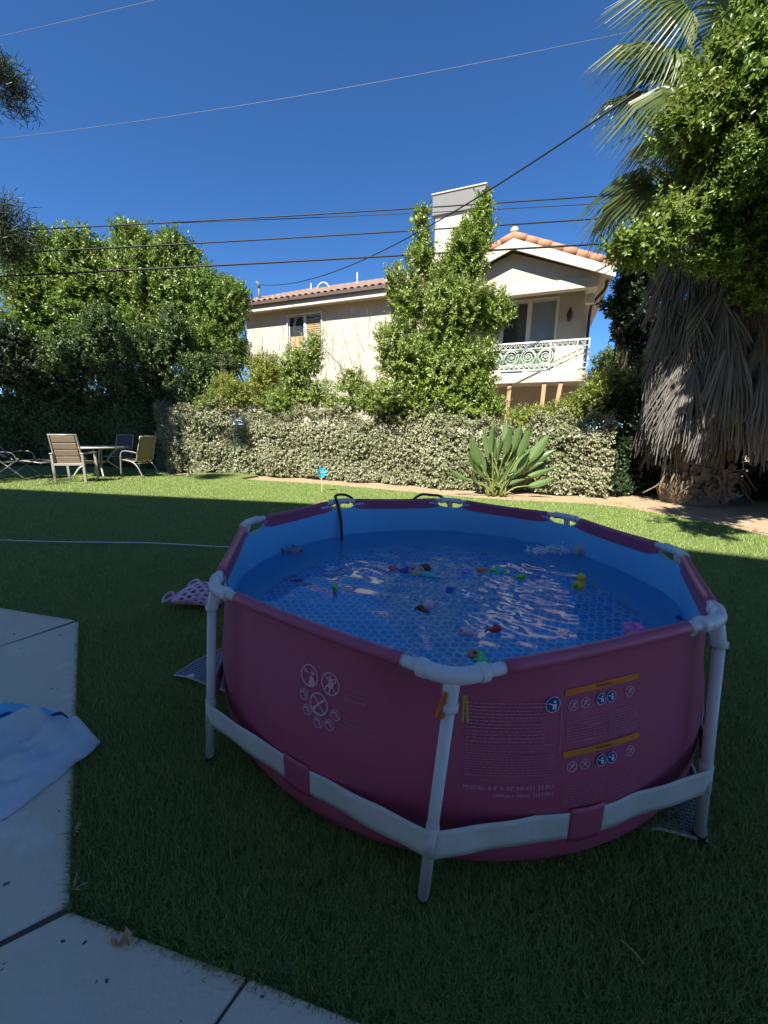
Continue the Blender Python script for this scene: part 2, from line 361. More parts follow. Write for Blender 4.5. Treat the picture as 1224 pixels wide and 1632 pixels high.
# the concrete: its outline, cut by two joints into slabs
slab_a = [(-6.0, 3.52), (-2.9, 2.73), (-2.185, 2.548), (-2.40, 2.18), (-6.0, 1.05)]
slab_b = [(-6.0, 1.03), (-2.395, 2.165), (-2.15, 2.535), (-0.89, 0.862), (-1.02, 0.775), (-6.0, -2.45)]
slab_c = [(-6.0, -2.48), (-1.01, 0.758), (-0.872, 0.845), (-0.5, 0.755), (-0.33, 0.715), (-0.62, 0.25), (-1.6, -1.4), (-6.0, -4.0)]
slab_d = [(-0.61, 0.25), (-0.32, 0.713), (-0.06, 0.645), (0.6, 0.47), (1.6, 0.22), (4.5, -0.55), (4.5, -3.0), (-1.4, -3.0), (-1.59, -1.4)]
patio = thing('patio', None, None, (-1.5, 0.5, 0), kind='structure')
for i, sl in enumerate((slab_a, slab_b, slab_c, slab_d)):
    mm = MB(); mm.prism([(x, y, -0.05) for x, y in sl], (0, 0, 0.068 + 0.0015 * i))
    mm.build('concrete_slab', M['concrete'], patio, bevel=0.006)
mm = MB(); mm.add([(-6, -4, 0.013), (4.5, -4, 0.013), (4.5, -0.57, 0.013), (1.6, 0.20, 0.013), (-0.06, 0.63, 0.013), (-0.88, 0.835, 0.013), (-2.16, 2.52, 0.013), (-6, 3.48, 0.013)], [tuple(range(8))])
mm.build('joint_filling', M['joint'], patio)
# a hairline crack, an open sliver in the slab's surface
mm = MB(); pth = [G(u, v, 0.0195) for u, v in ((345, 1548), (338, 1560), (330, 1571), (318, 1588), (308, 1602), (288, 1630))]
for a, b in zip(pth[:-1], pth[1:]): mm.bar(a, b, 0.0035, 0.0016)
mm.build('crack', M['joint'], patio)

def grass():
    N = 560000
    r_ = np.exp(RNG.uniform(np.log(0.62), np.log(15.5), N)); a = RNG.uniform(R(-56), R(56), N)
    x = r_ * np.sin(a); y = r_ * np.cos(a)
    lawn_poly = [(x_, y_) for x_, y_ in le] + [(6, -3.2), (-16, -3.2)]
    keep = in_poly(x, y, lawn_poly)
    pp = [(-6, 3.5)] + [(-2.9, 2.72)] + [(q[0] + .006, q[1] + .006) for q in patio_poly] + [(4, -4), (-6, -4)]
    jit = RNG.normal(0, 0.012, len(x))
    keep &= ~in_poly(x + jit, y + jit, pp)
    keep &= np.hypot(x - PC.x, y - PC.y) > 1.13
    x, y, r_ = x[keep], y[keep], r_[keep]
    n = len(x)
    hgt = RNG.uniform(0.018, 0.036, n) * (1 + 0.25 * np.sin(x * 9 + np.sin(y * 7)) * np.cos(y * 8))
    wd = np.maximum(0.0026, 0.0011 * r_) * RNG.uniform(0.7, 1.3, n)
    th = RNG.uniform(0, 2 * np.pi, n); lean_a = th + RNG.normal(np.pi / 2, 0.5, n)
    ln = RNG.uniform(0.1, 0.95, n) * hgt
    px, py = np.cos(th) * wd / 2, np.sin(th) * wd / 2; lx, ly = np.cos(lean_a) * ln, np.sin(lean_a) * ln
    # the fringe that hangs over the edge of the concrete
    ed = np.array([(-2.9, 2.73)] + patio_poly[:6]); sg = np.linalg.norm(np.diff(ed, axis=0), axis=1); cu = np.concatenate([[0], np.cumsum(sg)])
    nf = 5200; q = RNG.uniform(0, cu[-1], nf); kk = np.clip(np.searchsorted(cu, q) - 1, 0, len(sg) - 1); ff_ = ((q - cu[kk]) / sg[kk])[:, None]
    fp = ed[kk] * (1 - ff_) + ed[kk + 1] * ff_; dv = (ed[kk + 1] - ed[kk]) / sg[kk][:, None]; nv = np.stack([dv[:, 1], -dv[:, 0]], 1)      # towards the slab
    fp = fp - nv * RNG.uniform(0, .02, (nf, 1)); over = nv * RNG.uniform(.2, 1.25, (nf, 1)) * .026 + dv * RNG.normal(0, .012, (nf, 1))
    x = np.concatenate([x, fp[:, 0]]); y = np.concatenate([y, fp[:, 1]]); r_ = np.concatenate([r_, np.hypot(fp[:, 0], fp[:, 1])])
    hgt = np.concatenate([hgt, RNG.uniform(.024, .040, nf)]); fw_ = RNG.uniform(.0022, .0034, nf)
    px = np.concatenate([px, dv[:, 0] * fw_ / 2]); py = np.concatenate([py, dv[:, 1] * fw_ / 2]); lx = np.concatenate([lx, over[:, 0]]); ly = np.concatenate([ly, over[:, 1]]); n = len(x)
    near = r_ < 3.2
    z0 = np.zeros(n)
    def mk(sel, five):
        X, Y = x[sel], y[sel]; H = hgt[sel]; A, B = px[sel], py[sel]; C, D = lx[sel], ly[sel]; k = len(X)
        if five:
            V = np.stack([np.stack([X - A, Y - B, 0 * H], 1), np.stack([X + A, Y + B, 0 * H], 1),
                          np.stack([X + A * .8 + C * .35, Y + B * .8 + D * .35, H * .62], 1), np.stack([X - A * .8 + C * .35, Y - B * .8 + D * .35, H * .62], 1),
                          np.stack([X + C, Y + D, H], 1)], 1)
            b = np.arange(k)[:, None] * 5
            Fq = (b + np.array([[0, 1, 2, 3]])); Ft = (b + np.array([[3, 2, 4]]))
            return V.reshape(-1, 3), np.concatenate([Fq, Ft], 1).ravel(), np.tile([4, 3], k)
        V = np.stack([np.stack([X - A, Y - B, 0 * H], 1), np.stack([X + A, Y + B, 0 * H], 1), np.stack([X + C, Y + D, H], 1)], 1)
        return V.reshape(-1, 3), (np.arange(k)[:, None] * 3 + np.array([[0, 1, 2]])).ravel(), np.full(k, 3)
    V1, F1, C1 = mk(near, True); V2, F2, C2 = mk(~near, False)
    o = np_mesh('grass', np.concatenate([V1, V2]), np.concatenate([F1, F2 + len(V1)]), np.concatenate([C1, C2]), M['blade'])
    prop(o, 'short artificial turf blades covering the whole lawn', 'grass', kind='stuff')
grass()

# strip of loose turf lying on the soil by the hedge
tp = [G(u, v, 0) for u, v in ((300, 757), (330, 752), (395, 754), (412, 759), (385, 763), (345, 762))]
m = MB(); m.prism([(p.x, p.y, -.029) for p in tp], (0, 0, 0.06)); 
o = m.build('turf_offcut', M['turf'], bevel=0.01); prop(o, 'small loose offcut of green turf lying on the soil before the hedge', 'turf')

# ------------------------------------------------------------------ the framed pool
T = [Vector(t) for t in ((0.18, 0.882, 0.745), (1.091, 1.158, 0.777), (1.573, 1.975, 0.751), (1.395, 2.886, 0.740), (0.59, 3.413, 0.765), (-0.39, 3.206, 0.782), (-0.874, 2.397, 0.783), (-0.667, 1.424, 0.751))]
FT = []
for k in range(8):
    a = -1.7377 + k * math.pi / 4
    FT.append(Vector((PC.x + 1.3174 * math.cos(a), PC.y + 1.3174 * math.sin(a), 0)))
FT[0] = Vector((0.127, 0.887, 0)); FT[1] = Vector((1.089, 1.077, 0)); FT[7] = Vector((-0.713, 1.376, 0))
CA = [math.atan2(t.y - PC.y, t.x - PC.x) for t in T]
def chord(th, P=T):
    d = Vector((math.cos(th), math.sin(th)))
    for k in range(8):
        a, b = P[k] - PC, P[(k + 1) % 8] - PC; e = b - a
        den = d.x * e.y - d.y * e.x
        if abs(den) < 1e-9: continue
        t = (a.x * e.y - a.y * e.x) / den; s = (a.x * d.y - a.y * d.x) / den
        if t > 0 and -1e-6 <= s <= 1 + 1e-6: return t, a.z + (b.z - a.z) * s
    return 1.2, .76
def corner_near(th):                      # 0 far from a corner .. 1 at it
    q = min(abs((th - c + math.pi) % (2 * math.pi) - math.pi) for c in CA)
    return max(0.0, 1 - q / 0.135)
def sm(x): x = min(1, max(0, x)); return x * x * (3 - 2 * x)
def wall_r(th, z):
    rc, zt = chord(th)
    r0 = min(rc - 0.006, 1.195)
    wv = sm((0.74 - z) / 0.46)
    r_ = r0 * (1 - wv) + 1.225 * wv
    if z < 0.13: r_ -= (1 - math.sqrt(max(0, 1 - ((0.13 - z) / 0.13) ** 2))) * 0.12
    return r_
def wall_top(th):
    rc, zt = chord(th); return zt - 0.012 - 0.042 * sm(corner_near(th) * 1.5)
def on_wall(th, z, off=0.0):
    r_ = wall_r(th, z) + off
    return Vector((PC.x + r_ * math.cos(th), PC.y + r_ * math.sin(th), z))
pool = thing('frame_pool', 'round pink above-ground pool with white pipe frame, filled with water', 'pool', PC)
NTH = 256
THS = [2 * math.pi * i / NTH for i in range(NTH)]
ZF = [1, .97, .9, .8, .7, .6, .5, .4, .3, .22, .17, .13, .09, .06, .035, .015, .004, 0]
def zlev(th, f): return 0.004 + (wall_top(th) - 0.004) * f
m = MB(); m.grid(lambda i, j: on_wall(THS[i], zlev(THS[i], ZF[j])), NTH, len(ZF), wrap=True)
liner = m.build('outer_wall', M['pink'], pool, smooth=True)
m = MB()
def inner_pt(i, j, d=0.007): return on_wall(THS[i], max(0.012, zlev(THS[i], ZF[j])), -d)
m.grid(lambda i, j: inner_pt(i, j), NTH, len(ZF), wrap=True)
m.build('inner_wall', M['blue_wall'], pool, smooth=True)
m = MB(); NR = 24
m.grid(lambda i, j: Vector((PC.x + (wall_r(THS[i], 0.012) - 0.007) * math.cos(THS[i]) * (1 - j / NR), PC.y + (wall_r(THS[i], 0.012) - 0.007) * math.sin(THS[i]) * (1 - j / NR), 0.014 + 0.006 * math.sin(3 * THS[i]) * (j / NR) * (1 - j / NR) * 4)), NTH, NR + 1, wrap=True)
m.build('pool_floor', M['pool_floor'], pool, smooth=True)
# pink sleeve hem that hangs down on the inside of each rail
for k in range(8):
    a, b = T[k], T[(k + 1) % 8]; d = (b - a).normalized(); L = (b - a).length
    s0, s1 = 0.150, L - 0.150
    pa, pb = a + d * s0, a + d * s1
    n = 14; inw = Vector((-d.y, d.x, 0)); inw = inw if inw.dot(PC - a) > 0 else -inw
    path = [pa + (pb - pa) * (i / n) + Vector((0, 0, -0.006 * math.sin(math.pi * i / n))) for i in range(n + 1)]
    m = MB(); m.tube(path, [0.0200 + 0.0009 * math.sin(i * 2.3 + k) for i in range(n + 1)], 16)
    sl = m.build('rail_sleeve', M['pink'], pool, smooth=True)
    m = MB(); ha, hb_ = a + d * 0.115, b - d * 0.115
    def hem(i, j):
        t_ = i / 24; p = ha + (hb_ - ha) * t_ + Vector((0, 0, -0.006 * math.sin(math.pi * t_)))
        edge = min(1, min(t_, 1 - t_) / .10); dp = (0.012 + 0.034 * edge ** .5) * j / 4
        th = math.atan2(p.y - PC.y, p.x - PC.x)
        if j == 0: return p + inw * (0.016 * edge + .004) - Vector((0, 0, 0.006))
        return on_wall(th, min(p.z - 0.018, wall_top(th)) - dp, -0.0095)
    m.grid(hem, 25, 5); m.build('inner_hem', M['pink'], pool, smooth=True)
    for pq in ((a + d * 0.07, a + d * 0.165), (b - d * 0.07, b - d * 0.165)):
        m = MB(); m.tube(list(pq), 0.0170, 14); m.build('rail_pipe', M['white_pipe'], pool, smooth=True)
for k in range(8):
    c = T[k]; d1 = (T[k - 1] - c).normalized(); d2 = (T[(k + 1) % 8] - c).normalized()
    foot = FT[k]; dn = (foot + Vector((0, 0, .02)) - c).normalized()
    bis = (d1 + d2).normalized()
    m = MB()
    pa, pb = c + d1 * 0.095, c + d2 * 0.095
    pth = [pa, pa - d1 * .03] + [(c + d1 * .05) * (1 - t) ** 2 + (c + bis * 0.004) * 2 * t * (1 - t) + (c + d2 * .05) * t * t for t in (0, .2, .4, .5, .6, .8, 1)] + [pb - d2 * .03, pb]
    m.tube(pth, 0.0225, 18)
    m.tube([pa + d1 * .004, pa - d1 * .022], 0.0255, 18); m.tube([pb + d2 * .004, pb - d2 * .022], 0.0255, 18)
    cm = pth[5]; m.tube([cm, cm + dn * .020, c + dn * 0.085], [0.013, 0.0222, 0.0205], 18); m.tube([c + dn * 0.068, c + dn * 0.088], 0.0240, 18)
    m.build('corner_joint', M['white_pipe'], pool, smooth=True, bevel=0.003)
    m = MB(); m.tube([c + dn * 0.06, foot + Vector((0, 0, 0.012))], [0.0168, 0.0168], 18)
    lg = m.build('leg', M['white_pipe'], pool, smooth=True)
    m = MB(); m.lathe([(0.024, 0.0), (0.024, 0.012), (0.0195, 0.02), (0.0195, 0.030)], foot, 18); m.build('foot_cap', M['black'], lg, smooth=False)
    # grey welded edge of the cut-out at the corner
    th0 = CA[k]; pth = []
    for i in range(17):
        th = th0 + (i / 16 - .5) * 0.27
        q = on_wall(th, wall_top(th), 0.002); pth.append(q)
    m = MB(); m.tube(pth, 0.0055, 8); m.build('corner_trim', M['grey_trim'], pool, smooth=True)
# bands that tie each leg to the wall: a white band on both sides of a pink loop
for k in range(8):
    a, b = FT[k], FT[(k + 1) % 8]
    za, zb = 0.235, 0.235
    A = a.lerp(T[k], za / T[k].z); B = b.lerp(T[(k + 1) % 8], zb / T[(k + 1) % 8].z)
    L = (B - A).length; d = (B - A).normalized(); out = Vector((d.y, -d.x, 0)); out = out if out.dot(A - PC) > 0 else -out
    def bp(t, zz, off=0.0):              # the band runs straight from leg to leg, bent over the bulge of the wall
        p = A.lerp(B, t) + out * 0.0185; th = math.atan2(p.y - PC.y, p.x - PC.x); z = p.z + zz - 0.030 * math.sin(math.pi * t)
        need = wall_r(th, max(z, .02)) + 0.006; have = math.hypot(p.x - PC.x, p.y - PC.y)
        r_ = max(have, need) + off
        return Vector((PC.x + r_ * math.cos(th), PC.y + r_ * math.sin(th), z))
    for (t0, t1) in ((0.0, 0.452), (0.548, 1.0)):
        m = MB(); n = 18
        def band(i, j, t0=t0, t1=t1):
            t = t0 + (t1 - t0) * i / n
            wv = 0.003 * math.sin(i * .6 + k * 2 + j * .4) * math.sin(math.pi * i / n)
            return bp(t, (-0.048 + 0.096 * j / 5) * (1 - 0.03 * math.sin(i * .5 + k)), wv)
        m.grid(band, n + 1, 6)
        # the band is cloth with thickness
        o = m.build('strap', M['strap'], pool, smooth=True)
        sdm = o.modifiers.new('thick', 'SOLIDIFY'); sdm.thickness = 0.0025; sdm.offset = -1
    m = MB(); m.grid(lambda i, j: bp(0.440 + 0.12 * i / 8, -0.060 + 0.12 * j / 6, 0.003 - 0.002 * abs(i - 4) / 4), 9, 7)
    o = m.build('strap_loop', M['pink'], pool, smooth=True)
    sdm = o.modifiers.new('thick', 'SOLIDIFY'); sdm.thickness = 0.003; sdm.offset = -1
    # the band wraps round the leg
for k in range(8):
    A = FT[k].lerp(T[k], 0.235 / T[k].z); dirv = (T[k] - FT[k]).normalized()
    m = MB(); m.tube([A - dirv * 0.049, A + dirv * 0.049], 0.0195, 16); m.build('strap_wrap', M['strap'], pool, smooth=True)
# drain plug and filter inlet on the inner wall
th = math.atan2(1.86 - PC.y, 1.5 - PC.x); p = on_wall(th, 0.33, -0.012); nrm = Vector((-math.cos(th), -math.sin(th), 0))
m = MB(); m.tube([p, p + nrm * 0.012], 0.026, 14); m.tube([p, p + nrm * 0.02], 0.015, 12); m.build('drain_plug', M['navy'], pool, bevel=.002)
th = math.atan2(2.72 - PC.y, 1.44 - PC.x); p = on_wall(th, 0.53, -0.008); nrm = Vector((-math.cos(th), -math.sin(th), 0))
m = MB(); m.tube([p, p + nrm * 0.05], [0.034, 0.026], 14); m.tube([p, p + nrm * 0.012], 0.046, 16); m.build('inlet_nozzle', M['grey_trim'], pool, smooth=False, bevel=.003)
INLET = p + nrm * 0.05

# printing on the wall: flat shapes laid 3 mm proud of the vinyl
def wall_map(th0, z0, x, y, off=0.003):   # x metres to the right, y metres up
    th = th0 + x / 1.205; return on_wall(th, z0 + y, off)
class Print:
    def __init__(s, th0, z0, off=0.003): s.a = (th0, z0); s.off = off; s.mb = MB()
    def poly(s, pts): s.mb.add([wall_map(*s.a, x, y, s.off) for x, y in pts], [tuple(range(len(pts)))])
    def rect(s, x0, y0, x1, y1, slope=0.0, n=1):
        n = max(1, int(abs(x1 - x0) / 0.03) + 1)
        for i in range(n):
            xa, xb = x0 + (x1 - x0) * i / n, x0 + (x1 - x0) * (i + 1) / n
            s.poly([(xa, y0 + slope * xa), (xb, y0 + slope * xb), (xb, y1 + slope * xb), (xa, y1 + slope * xa)])
    def line(s, x0, y0, x1, y1, wd):
        dx, dy = x1 - x0, y1 - y0; L = math.hypot(dx, dy); nx, ny = -dy / L * wd / 2, dx / L * wd / 2
        s.poly([(x0 + nx, y0 + ny), (x0 - nx, y0 - ny), (x1 - nx, y1 - ny), (x1 + nx, y1 + ny)])
    def stroke(s, pts, wd):
        for (a, b) in zip(pts[:-1], pts[1:]): s.line(*a, *b, wd)
    def ring(s, cx, cy, r0, r1, n=28):
        for i in range(n):
            a, b = 2 * math.pi * i / n, 2 * math.pi * (i + 1) / n
            s.poly([(cx + r0 * math.cos(a), cy + r0 * math.sin(a)), (cx + r1 * math.cos(a), cy + r1 * math.sin(a)), (cx + r1 * math.cos(b), cy + r1 * math.sin(b)), (cx + r0 * math.cos(b), cy + r0 * math.sin(b))])
    def disc(s, cx, cy, r_, n=24, ry=None):
        ry = ry or r_; s.poly([(cx + r_ * math.cos(2 * math.pi * i / n), cy + ry * math.sin(2 * math.pi * i / n)) for i in range(n)])
    def text(s, string, x, y, size, align='LEFT'):
        cu = bpy.data.curves.new('t', 'FONT'); cu.body = string; cu.size = size; cu.align_x = align; cu.resolution_u = 2
        ob = bpy.data.objects.new('t', cu); COL.objects.link(ob)
        dg = bpy.context.evaluated_depsgraph_get(); ev = ob.evaluated_get(dg); me = ev.to_mesh()
        s.mb.add([wall_map(*s.a, x + v.co.x, y + v.co.y, s.off) for v in me.vertices], [tuple(p.vertices) for p in me.polygons])
        ev.to_mesh_clear(); bpy.data.objects.remove(ob); bpy.data.curves.remove(cu)
    def done(s, name, mat, parent=pool): return s.mb.build(name, mat, parent)
def no_sign(P, cx, cy, r_, wd, slash=True):
    P.ring(cx, cy, r_ - wd, r_)
    if slash: q = (r_ - wd * .5) * .7071; P.line(cx - q, cy + q, cx + q, cy - q, wd * .85)
# left panel: the no-jumping and no-diving signs
ta = R(-117.8)
P = Print(ta, 0.53)
r_ = 0.037
# adult watching a child
P.ring(-0.046, 0.046, r_ - .005, r_)
P.disc(-0.034, 0.056, 0.0072); P.poly([(-0.047, 0.020), (-0.046, 0.043), (-0.036, 0.047), (-0.025, 0.041), (-0.020, 0.030), (-0.024, 0.017), (-0.037, 0.014)])
P.disc(-0.064, 0.057, 0.0045); P.stroke([(-0.070, 0.066), (-0.064, 0.052), (-0.058, 0.058), (-0.050, 0.054)], 0.004)
P.done('watch_children_sign', M['print'])
P = Print(ta, 0.53)
no_sign(P, 0.041, 0.047, r_, .005)
P.disc(0.046, 0.062, .006); P.poly([(0.030, 0.040), (0.036, 0.054), (0.050, 0.055), (0.055, 0.044), (0.047, 0.034), (0.036, 0.033)])
P.stroke([(0.038, 0.053), (0.036, 0.066), (0.041, 0.075)], .005); P.stroke([(0.051, 0.052), (0.061, 0.057), (0.059, 0.069)], .005)
P.stroke([(0.034, 0.037), (0.024, 0.034), (0.022, 0.023)], .006); P.stroke([(0.044, 0.036), (0.040, 0.026), (0.039, 0.016)], .006)
P.done('no_jumping_sign', M['print'])
P = Print(ta, 0.53)
no_sign(P, 0.001, -0.033, r_, .005)
P.disc(-0.017, -0.052, .0055); P.stroke([(-0.013, -0.047), (0.000, -0.033), (0.010, -0.022), (0.022, -0.015)], .0075); P.stroke([(-0.010, -0.050), (-0.020, -0.062)], .0045)
P.stroke([(-0.022, -0.058), (-0.008, -0.063), (0.006, -0.061), (0.018, -0.066)], .003)
P.done('no_diving_sign', M['print'])
for i, (cx, cy) in enumerate(((-0.062, -0.022), (-0.044, -0.068), (0.004, -0.092), (0.048, -0.085), (0.068, -0.045))):
    P = Print(ta, 0.53); no_sign(P, cx, cy, 0.0185, .0028)
    P.stroke([(cx - .008, cy + .007), (cx, cy + .010), (cx + .007, cy + .003), (cx + .008, cy - .006)], .004); P.disc(cx - .010, cy + .005, .003)
    P.done('small_warning_sign', M['print'])
P = Print(ta, 0.53)
for i, tx in enumerate(('NO JUMPING', 'NE PAS SAUTER', 'NO SALTAR')): P.text(tx, 0.098, 0.050 - i * 0.0165, 0.0135)
P.done('no_jumping_text', M['print_dim']); P = Print(ta, 0.53)
for i, tx in enumerate(('NO DIVING', 'NE PAS PLONGER', 'NO ZAMBULLIRSE')): P.text(tx, 0.098, -0.045 - i * 0.0165, 0.0135)
P.done('no_diving_text', M['print_dim'])
# right panel: paragraphs of print too fine to read, with signs and orange heading bars
def fine_rows(P, x0, x1, y0, y1, pitch, dense=1.0, seed=1):
    rr = random.Random(seed); y = y1
    while y > y0:
        x = x0; xe = x1 if rr.random() < .8 else x0 + (x1 - x0) * rr.uniform(.5, .95)
        while x < xe:
            wl = rr.uniform(.006, .022)
            P.line(x, y, min(x + wl, xe), y, pitch * .42 * dense); x += wl + .0035
        y -= pitch
tb = R(-82)                                # x = 0 at the foot of the first orange bar
zb_ = 0.60
for (x0, x1, y0, y1, pt_, dn_, sd0) in ((-0.285, -0.060, -0.105, 0.012, 0.0105, 1, 3), (-0.285, -0.025, -0.215, -0.115, 0.0085, .8, 4), (0.008, 0.150, -0.125, -0.058, 0.0085, .9, 5), (0.158, 0.270, -0.120, -0.050, 0.0085, .9, 6), (0.008, 0.150, -0.330, -0.245, 0.0095, .7, 7), (0.158, 0.270, -0.320, -0.235, 0.0095, .7, 8)):
    P = Print(tb, zb_); fine_rows(P, x0, x1, y0, y1, pt_, dn_, sd0); o = P.done('fine_print', M['print_dim']); o['kind'] = 'stuff'
for rc in ((-0.012, -0.15, -0.010, 0.035), (-0.290, -0.222, -0.030, -0.2205)):
    P = Print(tb, zb_); P.rect(*rc); P.done('rule_line', M['print_dim'])
for yy in (0.022, -0.163):
    P = Print(tb, zb_); P.rect(0.0, yy, 0.275, yy + 0.019, 0.03); P.done('heading_bar', M['orange_print'])
    P = Print(tb, zb_, 0.0042); P.text('WARNING', 0.138, yy + 0.009, 0.0125, 'CENTER'); P.done('heading_text', M['black'])
    for (cx, kind) in ((0.030, 0), (0.072, 0), (0.128, 1), (0.166, 1), (0.238, 0)):
        cy = yy - 0.032 + cx * .03
        if kind:
            P = Print(tb, zb_); P.disc(cx, cy, 0.0175); ds = P.done('sign_disc', M['navy'])
            P = Print(tb, zb_, 0.0042); P.ring(cx, cy, .0158, .0175); P.disc(cx + .004, cy + .006, .0035); P.poly([(cx - .001, cy - .010), (cx, cy + .001), (cx + .009, cy + .001), (cx + .008, cy - .010)]); P.stroke([(cx - .011, cy + .004), (cx - .004, cy + .002), (cx + .001, cy)], .0025)
            P.done('sign_figure', M['white_print'], ds)
        else:
            P = Print(tb, zb_); no_sign(P, cx, cy, 0.0165, .0022); P.line(cx - .008, cy - .008, cx + .009, cy + .008, .0030); P.disc(cx + .002, cy + .006, .003)
            P.done('small_warning_sign', M['print'])
P = Print(tb, zb_); P.disc(-0.040, 0.006, 0.024); ds = P.done('sign_disc', M['navy'])
P = Print(tb, zb_, .0042); P.ring(-0.040, 0.006, .0218, .024); P.disc(-0.034, 0.014, .0045); P.poly([(-0.042, -0.009), (-0.040, 0.007), (-0.027, 0.007), (-0.029, -0.009)]); P.stroke([(-0.054, 0.011), (-0.046, 0.008), (-0.040, 0.005)], .003); P.done('sign_figure', M['white_print'], ds)
P = Print(tb, zb_); P.text("MODEL: B 8' X 30\" MF P01 23 RU", -0.025, -0.255, 0.0185, 'RIGHT'); P.text('(244cm x 76cm) 13233BH', -0.025, -0.278, 0.0165, 'RIGHT')
P.done('model_text', M['print'])

# ------------------------------------------------------------------ water with ripples
WL = 0.50
def water():
    n = 300; xs = np.linspace(PC.x - 1.235, PC.x + 1.235, n); ys = np.linspace(PC.y - 1.235, PC.y + 1.235, n)
    X, Y = np.meshgrid(xs, ys, indexing='ij')
    # squash the square grid onto the pool's outline
    th = np.arctan2(Y - PC.y, X - PC.x); r_ = np.hypot(X - PC.x, Y - PC.y)
    sq = np.maximum(np.abs(X - PC.x), np.abs(Y - PC.y)) / 1.235
    tab_t = np.linspace(-np.pi, np.pi, 361); tab_r = np.array([wall_r(t, WL) - 0.0035 for t in tab_t])
    rb = np.interp(th, tab_t, tab_r)
    X = PC.x + np.cos(th) * rb * sq; Y = PC.y + np.sin(th) * rb * sq
    Z = np.zeros_like(X)
    g = np.random.default_rng(3)
    d = np.hypot(X - INLET.x, Y - INLET.y)
    amp_in = np.exp(-d / 0.9)
    Z += 0.0034 * amp_in * np.sin(d * 62 + 1.6 * np.sin(X * 6) + 1.3 * np.sin(Y * 7 + 1))
    for i in range(34):
        lam = g.uniform(0.05, 0.36); a = g.uniform(0, 2 * np.pi); ph = g.uniform(0, 6.28)
        kx, ky = np.cos(a) * 2 * np.pi / lam, np.sin(a) * 2 * np.pi / lam
        ca = 0.0042 * lam
        mod = 0.35 + 0.9 * np.exp(-((X - g.uniform(-.3, 1.2)) ** 2 + (Y - g.uniform(1.9, 3.1)) ** 2) / 0.55)
        Z += ca * mod * np.sin(kx * X + ky * Y + ph + 0.9 * np.sin(X * 5 + i) + 0.9 * np.sin(Y * 4 + 2 * i))
    calm = 0.30 + 0.70 * np.clip((Y - 1.35) / 0.8, 0, 1)
    Z = Z * calm * 0.55
    edge = np.clip((1 - sq) / 0.02, 0, 1); Z = Z * (0.3 + .7 * edge)
    V = np.stack([X, Y, Z + WL], -1).reshape(-1, 3)
    idx = np.arange(n * n).reshape(n, n)
    Fq = np.stack([idx[:-1, :-1], idx[1:, :-1], idx[1:, 1:], idx[:-1, 1:]], -1).reshape(-1, 4)
    o = np_mesh('water', V, Fq, np.full(len(Fq), 4), M['water'], None, True)
    prop(o, kind='structure')
water()
# the jet of the filter pump breaking the surface
def splash():
    m = MB(); rr = random.Random(4)
    c = Vector((INLET.x - 0.03, INLET.y + 0.02, WL)); dirv = Vector((-0.97, 0.20, 0))
    for i in range(520):
        t = rr.random() ** 0.9; hgt_ = .055 * math.sin(math.pi * min(1, t * .8 + .18))
        p = c + dirv * t * 0.27 + Vector((rr.gauss(0, .010 + .016 * t), rr.gauss(0, .010 + .03 * t), abs(rr.gauss(0, .55)) * hgt_ + .001))
        s = rr.uniform(.0016, .0062)
        m.ell(p, (s * rr.uniform(.8, 1.9), s * rr.uniform(.8, 1.6), s * rr.uniform(.6, 1.3)), Matrix.Rotation(rr.uniform(0, 3), 3, 'Z'), 6, 4)
    o = m.build('water_splash', M['foam'], None, True)
    prop(o, 'white splash where the pump jet breaks the water at the far side', 'splash', kind='stuff')
splash()
# ------------------------------------------------------------------ floating toys
def plast(name, c, rough=0.4): return mat(name, c, rough)
TC = dict(grey=plast('toy_grey', (.22, .25, .29)), lgrey=plast('toy_pale_grey', (.50, .54, .58)), pink=plast('toy_pink', (.75, .12, .25)), purple=plast('toy_purple', (.16, .05, .38)), skin=plast('doll_skin', (.66, .40, .28)),
          teal=plast('toy_teal', (.10, .52, .50)), brown=plast('doll_brown_hair', (.16, .06, .03)), lilac=plast('toy_lilac', (.34, .27, .75)), orange=plast('toy_orange', (.80, .24, .06)), lime=plast('toy_lime', (.25, .70, .06)),
          yellow=plast('toy_yellow', (.80, .55, .03)), palepink=plast('toy_pale_pink', (.78, .48, .58)), red=plast('toy_red', (.62, .06, .05)), donut=plast('toy_brown', (.42, .16, .06)), green=plast('toy_green', (.14, .68, .28)),
          hotpink=plast('doll_pink_hair', (.80, .22, .52)), blue=plast('toy_blue', (.02, .12, .55)), white=plast('toy_white', (.78, .78, .76)), black=M['black'], magenta=plast('toy_magenta', (.70, .08, .38)))
def rotm(rz, rx=0, ry=0): return Matrix.Rotation(rz, 3, 'Z') @ Matrix.Rotation(ry, 3, 'Y') @ Matrix.Rotation(rx, 3, 'X')
def toy(name, label, u, v, z=WL): return thing(name, label, 'toy', G(u, v, z))
def fin(m, c, Mx, pts, th):                     # a thin fin in the local x-z plane
    c = Vector(c); vs = [c + Mx @ Vector((x, -th / 2, z)) for x, z in pts]; m.prism(vs, Mx @ Vector((0, th, 0)))
